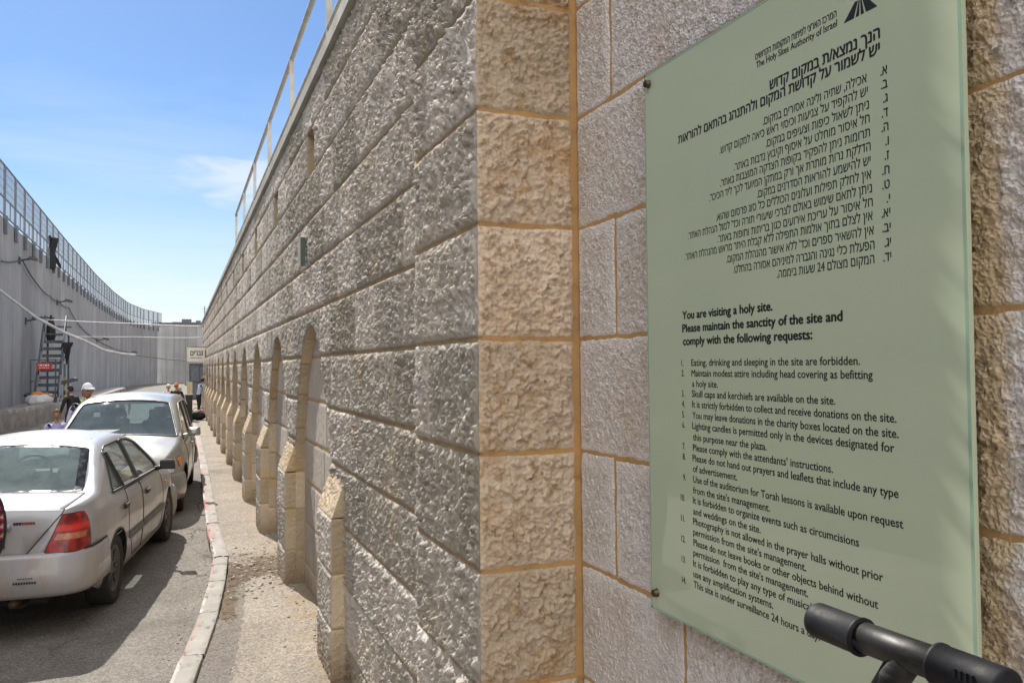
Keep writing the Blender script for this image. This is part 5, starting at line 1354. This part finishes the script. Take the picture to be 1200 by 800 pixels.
b = MB(); b.box((1.80,0,1.29),(.02,.22,.07)); b.build('inner_mirror', M['black_plastic'], car)

# ---- second car: silver people carrier facing the viewer
VAN = dict(x0=-.92, x1=3.86, tumble=.24,
  top=[(-.92,.75),(-.90,1.0),(-.84,1.3),(-.70,1.50),(-.40,1.57),(.2,1.605),(.9,1.615),(1.4,1.60),(1.75,1.545),(1.95,1.47),(2.40,1.24),(2.82,1.045),(3.0,1.00),(3.3,.94),(3.6,.84),(3.78,.72),(3.86,.60)],
  belt=[(-.92,.7),(-.8,.99),(-.3,1.0),(1.0,.98),(2.2,.955),(2.9,.92),(3.4,.82),(3.75,.66),(3.86,.56)],
  w=[(-.92,.74),(-.88,.80),(-.75,.86),(-.4,.895),(.5,.915),(2.0,.915),(2.8,.905),(3.2,.88),(3.5,.82),(3.72,.72),(3.86,.52)],
  sill=[(-.92,.45),(-.5,.28),(-.3,.23),(2.5,.23),(3.3,.28),(3.86,.38)],
  crown=[(-.92,.0),(-.6,.03),(.3,.05),(1.5,.05),(2.0,.055),(2.8,.05),(3.4,.045),(3.86,.01)],
  rad=[(-.92,.02),(-.5,.08),(.6,.12),(1.4,.12),(2.0,.07),(2.8,.05),(3.86,.03)],
  side=[(0,.93),(.12,.965),(.35,.992),(.6,1.0),(.82,.985),(.95,.955),(1,.93)])
vh = radians(183.2); fwd = Vector((sin(vh), cos(vh), 0)); lft = Vector((-fwd.y, fwd.x, 0))
fl = Vector((.035, 12.93, 0))                        # outer edge of its front left tyre (kerb side)
vc = fl - lft*.865 - fwd*2.95
van = thing('minivan', 'silver people carrier facing the viewer, parked along the kerb beyond the sedan', 'minivan', vc, atan2(fwd.y, fwd.x))
bm = car_shell(VAN); gaps = MB(); trims = MB(); P_ = M['van_paint']
r = clip_region(bm, rounded([(1.86,-.60),(1.86,.60),(2.80,.775),(2.80,-.775)], .06), (0,1), lambda c: c.z > .95); lifted('windscreen', r, M['glass_dark'], van, -.004); rim_tube(trims, r, .014)
r = clip_region(bm, rounded([(-.56,1.04),(.56,1.04),(.50,1.42),(-.50,1.42)], .05), (1,2), lambda c: c.x < -.6); lifted('rear_window', r, M['glass_dark'], van, -.004); rim_tube(trims, r, .014)
for cd_, sg in ((left,1),(right_,-1)):
    hi_ = lambda c, f=cd_: f(c) and c.z > .94
    for pl in ([(-.62,1.03),(-.45,1.42),(.25,1.49),(.25,1.02)], [(.33,1.02),(.33,1.495),(1.08,1.50),(1.08,1.0)], [(1.16,1.0),(1.16,1.50),(1.50,1.485),(1.72,1.42),(2.42,1.03),(2.44,.985)]):
        r = clip_region(bm, rounded(pl, .035), (0,2), hi_); lifted('side_window', r, M['glass_dark'], van, -.003); rim_tube(trims, r, .012)
    for nm, pl, hx in (('sliding_door', [(.33,.30),(.30,.97),(1.10,.96),(1.10,.30)], .50), ('front_door', [(1.12,.30),(1.12,.96),(2.42,.945),(2.46,.80),(2.46,.30)], 1.32)):
        r = clip_region(bm, rounded(pl, .03), (0,2), lambda c, f=cd_: f(c) and c.z < .99 and abs(c.y) > .75); d = lifted(nm, r, P_, van); rim_tube(gaps, r, .005)
        sd_ = d.modifiers.new('thickness', 'SOLIDIFY'); sd_.thickness = .012; sd_.offset = -1
        b = MB(); b.box((hx,sg*.918,.84),(.17,.024,.04)); b.build('door_handle', P_, d)
    r = clip_region(bm, circle2(0,.32,.37), (0,2), lambda c, f=cd_: f(c) and abs(c.y) > .55 and c.z < .8); rim_tube(trims, r, .010)
    r = clip_region(bm, circle2(2.95,.32,.37), (0,2), lambda c, f=cd_: f(c) and abs(c.y) > .5 and c.z < .8); rim_tube(trims, r, .010)
    r = clip_region(bm, [(sg*.42,.60),(sg*.78,.63),(sg*.78,.80),(sg*.46,.72)], (1,2), lambda c: c.x > 3.3); hl = lifted('headlight', r, M['clear_lens'], van, .006); rim_tube(gaps, r, .005)
    r = clip_region(bm, [(3.24,.70),(3.40,.68),(3.42,.80),(3.22,.815)], (0,2), lambda c, f=cd_: f(c)); lifted('turn_signal', r, M['amber_lens'], van, .006)
    r = clip_region(bm, [(sg*.66,.75),(sg*.95,.75),(sg*.95,1.0),(sg*.70,1.0)], (1,2), lambda c: c.x < -.70); lifted('tail_light', r, M['red_lens'], van, .006)
bumper(VAN, [(3.33,.90),(3.55,.84),(3.75,.72),(3.85,.52),(3.90,.25),(3.91,0)], [(-.05,.62),(.0,.61),(.02,.57),(.035,.48),(.03,.36),(.0,.25),(-.08,.23)], 'front_bumper', P_, van)
bumper(VAN, [(-.40,.90),(-.70,.875),(-.88,.78),(-.95,.55),(-.97,.3),(-.98,0)], [(-.05,.66),(.0,.65),(.03,.6),(.035,.45),(.02,.34),(-.05,.30)], 'rear_bumper', P_, van)
b = MB(); b.box((3.90,0,.64),(.05,.62,.11)); b.build('grille', M['black_plastic'], van)
b = MB(); b.box((3.955,0,.44),(.012,.5,.11)); b.build('number_plate', M['plate'], van)
finish_shell(bm, 'body_shell', P_, van); gaps.build('panel_gaps', M['gap'], van); trims.build('window_rubber', M['black_plastic'], van)
mv_ = MB()
for sg in (1,-1):
    o = mirror_part(van, 2.33, sg*.985, 1.08, sg, P_); o.scale = (1.2,1.1,1.25)
for x in (0, 2.95):
    for sg in (1,-1): wheel(van, x, sg, .315, .21, .765)
b = MB(); b.box((1.45,0,.38),(3.6,1.40,.12)); b.box((1.45,0,.32),(4.5,1.1,.10)); b.box((3.2,0,.6),(.9,1.05,.45))
for x in (0,2.95): b.box((x,0,.52),(.78,1.1,.45))
b.build('underbody', M['gap'], van)
b = MB(); b.box((2.55,0,.95),(.55,1.5,.14)); b.build('dashboard', simple('pale_dashboard', (.20,.22,.23), .7), van)
for x, y in ((1.45,.38),(1.45,-.38),(.55,.38),(.55,-.38)): seat(van, x, y, M['interior'], .1)
b = MB(); b.tube([(2.80,.55,1.055),(2.70,.1,1.125)], .01, 6); b.tube([(2.82,-.1,1.065),(2.72,-.5,1.12)], .01, 6); b.bar((2.82,-.6,1.04),(2.82,.6,1.04),.02) if False else None
o = b.build('wipers', M['black_plastic'], van)
b = MB(); b.box((2.0,-.40,1.36),(.01,.09,.07),ry=-.45); b.build('permit_sticker', M['white_metal'], van)

# ------------------------------------------------------------------ people
def skin_mat(c): return simple('skin', c, .55, var=.08, vscale=12)
M['skin'] = skin_mat((.42,.24,.155)); M['skin_tan'] = skin_mat((.33,.185,.115))
def person(label, loc, facing, h=1.72, shirt=(.4,.4,.6), trousers=(.03,.03,.035), skin=None, sleeves='long', lean=0.0, arms=((.10,-.30,.05),(.10,-.30,.05)), stride=.12, hair=(.03,.02,.015), cap=None, shoes=(.02,.02,.02), head_turn=0.0, vest=None, coat=False, group=None):
    """one continuous body grown over a posed skeleton; hair and headwear are its parts. Local axes: x forward, y left"""
    k = h/1.72; skin = skin or M['skin']; root = put('person', None); root.location = loc; root.rotation_euler = (0,0,facing); tag(root, label, 'person', group)
    J = {}; 
    def at(n, p, r): J[n] = (Vector(p)*k, r*k)
    ln = lean
    at('pelvis', (0,0,.93), .135); at('waist', (.01+ln*.12,0,1.08), .125); at('chest', (.01+ln*.32,0,1.28), .145); at('upper', (ln*.45,0,1.42), .115); at('neck', (.01+ln*.54,0,1.49), .056); at('head0', (.02+ln*.60,0,1.545), .058)
    for s, sd_ in ((1,'l'),(-1,'r')):
        at('shoulder'+sd_, (ln*.42, s*.185, 1.405), .070)
        a = arms[0 if s > 0 else 1]
        e = Vector((ln*.42, s*.235, 1.405)) + Vector((a[0]*.6-.02, s*.03, -.28)); at('elbow'+sd_, e, .046)
        w = e + Vector((.06+a[0], -s*a[2], .05+a[1]*.8)).normalized()*.26; at('wrist'+sd_, w, .033); d = (w-e).normalized(); at('palm'+sd_, w+d*.07, .036)
        at('hip'+sd_, (0, s*.095, .87), .098); at('knee'+sd_, (.03+s*stride*.5, s*.105, .48), .060); at('ankle'+sd_, (-.02+s*stride, s*.105, .085), .042)
        at('toe'+sd_, (.14+s*stride, s*.125, .035), .036)
    E_ = [('pelvis','waist'),('waist','chest'),('chest','upper'),('upper','neck'),('neck','head0')]
    for q in 'lr': E_ += [('upper','shoulder'+q),('shoulder'+q,'elbow'+q),('elbow'+q,'wrist'+q),('wrist'+q,'palm'+q),('pelvis','hip'+q),('hip'+q,'knee'+q),('knee'+q,'ankle'+q),('ankle'+q,'toe'+q)]
    names = list(J); me = bpy.data.meshes.new('body'); me.from_pydata([J[n][0] for n in names], [(names.index(a), names.index(b)) for a, b in E_], [])
    o = bpy.data.objects.new('body', me); COL.objects.link(o)
    md = o.modifiers.new('skin', 'SKIN'); md.use_smooth_shade = True; md.branch_smoothing = .35
    for i, n in enumerate(names):
        sv = me.skin_vertices[0].data[i]; sv.use_root = (n == 'pelvis'); r_ = J[n][1]
        sv.radius = (r_*(.80 if n in ('pelvis','waist','chest') else 1), r_*(1.22 if n in ('pelvis','waist','chest') else 1))
    o.modifiers.new('sub', 'SUBSURF').levels = 1
    dg = bpy.context.evaluated_depsgraph_get(); ev = bpy.data.meshes.new_from_object(o.evaluated_get(dg))
    V = [v.co.copy() for v in ev.vertices]; F = [tuple(p.vertices) for p in ev.polygons]
    bpy.data.objects.remove(o); bpy.data.meshes.remove(me); bpy.data.meshes.remove(ev)
    segs = [(J[a][0], J[b][0], a, b) for a, b in E_]
    def zone(c):
        best, z = 9, None
        for a, b, na, nb in segs:
            d = b-a; t = max(0, min(1, (c-a).dot(d)/d.length_squared)); q = (c-(a+d*t)).length
            if q < best: best, z = q, (na, nb, t)
        na, nb, t = z
        if nb in ('head0',) or (nb == 'neck' and t > .6): return 0
        if nb.startswith('palm') or (nb.startswith('wrist') and (t > .85 or sleeves == 'short')) or (nb.startswith('elbow') and sleeves == 'short' and t > .7): return 0
        if nb.startswith('toe') or (nb.startswith('ankle') and t > .92): return 3
        if nb.startswith('knee') or nb.startswith('ankle'): return 1 if not (coat and nb.startswith('knee')) else 2
        if nb.startswith('hip') or (nb == 'waist' and t < .25 and not coat): return 1 if not coat else 2
        return 2
    Fm = [zone(sum((V[i] for i in f), Vector())/len(f)) for f in F]
    mb = MB(); mb.v = [tuple(v) for v in V]; mb.f = list(F); mb.m = list(Fm); mb.sm = [True]*len(F)
    # head with nose, ears, brow and chin, sunk into the neck
    hc = J['head0'][0] + Vector((.025, 0, .105))*k; ct, s_t = cos(head_turn), sin(head_turn)
    def hp(p): p = Vector(p)*k; return hc + Vector((p.x*ct-p.y*s_t, p.x*s_t+p.y*ct, p.z))
    nu, nv = 20, 14; vs, fs = [], []
    for j in range(nv+1):
        t = pi*j/nv
        for i in range(nu):
            a = 2*pi*i/nu; x, y, z = sin(t)*cos(a)*.095, sin(t)*sin(a)*.076, cos(t)*.118
            if z < 0: f_ = 1+z*2.2; x = x*(f_ if x < 0 else 1+z*.7); y *= 1+z*2.0
            if x > .06 and abs(y) < .03: x += .022*math.exp(-((z+.018)/.022)**2)*(1-abs(y)/.03) + .006*math.exp(-((z+.07)/.02)**2)
            if x > .05: x -= .010*math.exp(-((z-.012)/.014)**2)*math.exp(-((abs(y)-.033)/.016)**2)
            vs.append(hp((x,y,z)))
        for i in range(nu):
            if j < nv: fs.append((j*nu+i,(j+1)*nu+i,(j+1)*nu+(i+1)%nu,j*nu+(i+1)%nu))
    mb.mat(0).add(vs, fs, True)
    for s in (1,-1): mb.ball(hp((-.005,s*.078,-.01)), .028*k, 8, 6, (.7,.35,1.1))
    # fingers
    for q, s in (('l',1),('r',-1)):
        w, p = J['wrist'+q][0], J['palm'+q][0]; d = (p-w).normalized(); sx = Vector((0,1,0)) if abs(d.y) < .7 else Vector((1,0,0)); sx = (sx-d*sx.dot(d)).normalized(); nrm = d.cross(sx)
        for i_, (off, L) in enumerate(((-.028,.060),(-.010,.072),(.010,.068),(.027,.052))):
            a = p+sx*off*k; mb.tube([a, a+d*L*.55*k+nrm*.004, a+d*L*k+nrm*.02*k], [.0095*k,.009*k,.007*k], 6)
        mb.tube([w+d*.03*k+sx*.02*k, w+d*.065*k+sx*.05*k, w+d*.10*k+sx*.052*k], [.012*k,.0105*k,.008*k], 6)
    body = mb.build('body', [skin, simple('trousers', trousers, .85, var=.2, vscale=9), simple('shirt', shirt, .8, var=.12, vscale=9), simple('shoes', shoes, .6)], root)
    b = MB()
    for s in (1,-1): b.ball(hp((.083,s*.031,.012)), .0115*k, 8, 6)
    b.build('eyes', M['black_paint'], root)
    b = MB(); b.ball(hp((.088,0,-.062)), .020*k, 8, 6, (.35,1.1,.25)); b.build('mouth', simple('lips', (.30,.12,.09), .6), root)
    def shell(name, m, zlo, k2, fr, back):
        vs, fs = [], []; nv2 = 8
        for j in range(nv2+1):
            for i in range(nu):
                a = 2*pi*i/nu; ca = cos(a); w_ = .5+.5*ca
                lim = back*(1-w_)**2 + zlo*2*w_*(1-w_) + fr*w_**2 if False else (fr if ca > .55 else zlo + (fr-zlo)*max(0,(ca-.1)/.45) if ca > .1 else zlo + (back-zlo)*min(1,(.1-ca)/.6))
                t = math.acos(max(-1, min(1, lim/(.118*k2))))*j/nv2
                x, y, z = sin(t)*cos(a)*.095*k2, sin(t)*sin(a)*.076*k2*1.03, cos(t)*.118*k2
                if z < 0: f_ = 1+z*2.0; x *= f_; y *= 1+z*1.6
                vs.append(hp((x, y, z)))
            for i in range(nu):
                if j < nv2: fs.append((j*nu+i,(j+1)*nu+i,(j+1)*nu+(i+1)%nu,j*nu+(i+1)%nu))
        b = MB(); b.add(vs, fs, True); return b.build(name, m, root)
    shell('hair', simple('hair', hair, .7, var=.3, vscale=30), -.01, 1.07, .055, -.055)
    if cap is not None:
        cm_ = simple('cap_cloth', cap[0], .8, var=.08)
        shell('cap', cm_, .020, 1.11, .040, .0)
        if cap[1] == 'brim':
            b = MB(); n = 12; vs = []
            for r_ in (.09,.185):
                for i in range(n+1): a = -.95+1.9*i/n; vs.append(hp((.012+cos(a)*(r_-.02*(r_ > .1)), sin(a)*.080*1.15, .048-(r_-.09)*.25)))
            vs2 = [v+Vector((0,0,.006)) for v in vs]; m_ = n+1
            fs = [(i,i+1,m_+i+1,m_+i) for i in range(n)] + [(2*m_+m_+i,2*m_+m_+i+1,2*m_+i+1,2*m_+i) for i in range(n)] + [(m_+i,m_+i+1,3*m_+i+1,3*m_+i) for i in range(n)]
            b.add(vs+vs2, fs, True); b.build('cap_brim', cm_, root)
    if vest is not None:
        # open waistcoat: a thin shell over the torso faces
        idx = {}; VV, FF = [], []
        for f, z in zip(F, Fm):
            c = sum((V[i] for i in f), Vector())/len(f)
            if z == 2 and c.z > 1.0*k and abs(c.y) < .21*k and not (c.x > .02*k and abs(c.y) < .045*k):
                q = []
                for i in f:
                    if i not in idx: idx[i] = len(VV); d = V[i]-Vector((.01*k+lean*.3*k,0,V[i].z)); VV.append(V[i]+d.normalized()*.014)
                    q.append(idx[i])
                FF.append(tuple(q))
        if FF:
            o = mesh_from('waistcoat', VV, FF, simple('waistcoat', vest, .85, var=.15), root, True); s_ = o.modifiers.new('t','SOLIDIFY'); s_.thickness = .010
    return root
def face_to(p, q): return atan2(q[1]-p[1], q[0]-p[0])
CAM2 = (0.0, 0.0)
p = (-1.40, 14.9, 0); person('man in white peaked cap and open dark waistcoat walking up the street beside the minivan', p, face_to(p,(.6,0))+.1, 1.77, (.46,.43,.62), (.05,.055,.08), M['skin_tan'], cap=((.66,.67,.72),'brim'), vest=(.035,.05,.055), head_turn=.25)
p = (-1.97, 16.1, 0); person('boy in lilac t-shirt with short brown hair walking towards the sedan', p, face_to(p,(-.4,0)), 1.33, (.36,.34,.62), (.06,.07,.12), M['skin_tan'], 'short', hair=(.10,.06,.035), head_turn=-.15)
p = (-2.70, 24.8, 0); person('dark-haired person in black coat with back turned, in front of the low wall', p, 2.3, 1.58, (.014,.014,.017), (.014,.014,.017), coat=True, hair=(.012,.01,.01))
p = (-2.46, 25.5, 0); person('person in bright green top half hidden behind the one in the black coat', p, -1.2, 1.42, (.25,.46,.06), (.03,.03,.04), hair=(.02,.015,.012), coat=False)
p = (-1.65, 27.6, 0); person('person with reddish brown hair, only the head showing over the minivan roof', p, -1.4, 1.40, (.15,.10,.09), (.03,.03,.04), hair=(.16,.07,.04))
p = (-.42, 31.5, 0); person('person in white headscarf and light top standing over the minivan roof', p, -1.2, 1.47, (.66,.66,.68), (.03,.03,.04), cap=((.72,.72,.74),'plain'), coat=False)
p = (-.14, 30.6, 0); person('person in black jacket and red orange cap beyond the minivan', p, -1.7, 1.52, (.016,.016,.02), (.02,.02,.025), M['skin'], cap=((.62,.16,.06),'brim'), coat=True)
p = (.13, 31.6, 0); person('person in pale grey top bending over bags on the kerb', p, -2.6, 1.38, (.58,.60,.62), (.03,.03,.035), lean=.35, hair=(.5,.5,.52), arms=((.35,-.1,.05),(.35,-.1,.05)))
p = (.70, 37.6, .1); person('man in pale blue shirt and black trousers bending his head at the far pavement end', p, .5, 1.50, (.50,.55,.72), (.014,.014,.016), lean=.30, hair=(.012,.01,.01), stride=.05, arms=((.25,-.2,.05),(.25,-.2,.05)))
# bags beside them
def bag(label, loc, d, col, seed, cat='bag'):
    t = thing('bag', label, cat, loc); V, F = lump(d[0]/2, d[1]/2, d[2]/2, seed, .12); o = mesh_from('bag_body', V, F, simple('bag_cloth', col, .7, var=.2), t, True); o.location = (0,0,d[2]*.42)
    b = MB(); b.tube([(-d[0]*.25,0,d[2]*.80),(-d[0]*.2,0,d[2]*1.12),(0,0,d[2]*1.22),(d[0]*.2,0,d[2]*1.12),(d[0]*.25,0,d[2]*.80)], .012, 6); b.build('handle', M['black_cloth'], t); return t
bag('bright pink bag at the feet of the man in the pale blue shirt', (.80, 36.6, .105), (.50,.3,.26), (.55,.05,.18), 3)
bag('large black bag on the pavement in front of the pink bag', (.56, 33.5, .105), (.62,.4,.38), (.012,.018,.016), 8)
bx = thing('black_bin', 'tall black box standing on the road beside the far bags', 'bin', (.17, 33.0, 0))
b = MB(); b.box((0,0,.52),(.44,.5,1.02),taper=1.06); b.build('bin_body', M['black_plastic'], bx); b = MB(); b.box((0,0,1.06),(.50,.56,.06)); b.build('lid', M['black_plastic'], bx)

# passer-by just outside the left edge, whose woven bag shows in the frame
pb_ = (-1.52, 6.40, 0)
person('person in dark clothes at the left edge, the woven bag on one shoulder', pb_, face_to(pb_, (-1.6, 20)), 1.68, (.03,.03,.035), (.03,.035,.05), coat=False)
wb = thing('woven_bag', 'colourful zigzag woven shoulder bag with black edges in front of the sedan', 'bag', (-1.225, 6.42, .77))
def woven():
    m, nt, p = new_mat('woven_zigzag'); g = NG(nt); v = g.pos('obj')
    sp_ = g.n('ShaderNodeSeparateXYZ'); g.L.new(v, sp_.inputs[0])
    zig = g.math('ABSOLUTE', g.math('SUBTRACT', g.math('FRACT', g.math('MULTIPLY', sp_.outputs[2], 16.0)), .5))
    t = g.math('FRACT', g.math('ADD', g.math('MULTIPLY', sp_.outputs[0], 9.0), g.math('MULTIPLY', zig, .6)))
    r = g.n('ShaderNodeValToRGB'); g.L.new(t, r.inputs[0]); cr = r.color_ramp; cr.interpolation = 'CONSTANT'
    cols = [(0,(.02,.02,.03)),(.16,(0.33,0.018,0.06)),(.32,(.60,.42,.28)),(.44,(.03,.06,.20)),(.58,(0.39,0.06,0.024)),(.70,(.02,.02,.02)),(.82,(.05,.25,.26)),(.92,(0.36,0.03,0.15))]
    cr.elements[0].color = (*cols[0][1],1); cr.elements[1].position = cols[1][0]; cr.elements[1].color = (*cols[1][1],1)
    for q, c in cols[2:]: el = cr.elements.new(q); el.color = (*c,1)
    g.L.new(r.outputs[0], p.inputs['Base Color']); p.inputs['Roughness'].default_value = .9
    g.L.new(g.bump(g.noise(v, 160, 2), .5, .004), p.inputs['Normal']); return m
V, F = lump(.135,.085,.26,12,.06,30,18); o = mesh_from('bag_body', V, F, woven(), wb, True); o.location = (0,0,.235)
b = MB(); b.tube([(.137*cos(a), .0, .235+.268*sin(a)) for a in np.linspace(-.5*pi, .5*pi, 20)], .012, 8); b.tube([(.065*cos(a)+.01, -.083, .235+.22*sin(a)) for a in np.linspace(-.45*pi, .45*pi, 16)], .011, 8); b.build('black_edging', M['black_cloth'], wb)
b = MB(); b.tube([(-.16,0,.40),(-.20,.0,.55),(-.20,.0,.66),(-.12,0,.60),(.05,0,.47)], .014, 8); b.build('strap', M['black_cloth'], wb)

# small litter on the pavement
lt = MB(); rg = random.Random(15)
for _ in range(300):
    y = 3.8 + 7*rg.random()**1.3; x = float(kerb_x(y))+.17+rg.random()*(.95-float(kerb_x(y))-.17)
    r_ = rg.uniform(.0025,.006) if rg.random() < .95 else rg.uniform(.008,.013)
    z = float(pave_z(np.array([x]), np.array([y]))[0]); lt.mat(rg.choice((0,0,1,2))).ball((x,y,z+r_*.35), r_, 6, 4, (rg.uniform(.7,1.3),rg.uniform(.7,1.3),.6))
for _ in range(200):
    y = 4.5 + 7*rg.random(); x = float(kerb_x(y))-.02-abs(rg.gauss(0,.10)); r_ = rg.uniform(.003,.009)
    lt.mat(rg.choice((0,1,2))).ball((x,y,float(road_z(np.array([x]),np.array([y]))[0])+r_*.4), r_, 6, 4, (1,1.2,.6))
for _ in range(170):
    y = 8.3+rg.gauss(0,.5); x = rg.uniform(float(kerb_x(y))+.18, .86); r_ = rg.uniform(.005,.017)
    lt.mat(rg.choice((0,1,1,2))).ball((x,y,float(pave_z(np.array([x]),np.array([y]))[0])+r_*.2), r_, 6, 4, (rg.uniform(.8,1.5),rg.uniform(.8,1.5),.55))
for _ in range(120):
    y = 4+rg.random()*6; x = .95-abs(rg.gauss(0,.05)); r_ = rg.uniform(.004,.011)
    lt.mat(rg.choice((0,1,2))).ball((x,y,float(pave_z(np.array([x]),np.array([y]))[0])+r_*.2), r_, 6, 4, (1.2,1.2,.6))
o = lt.build('gravel', [simple('pebble_grey', (.33,.29,.25), .9), simple('pebble_brown', (.22,.17,.13), .9), simple('pebble_white', (.55,.53,.5), .9)]); tag(o, kind='stuff')
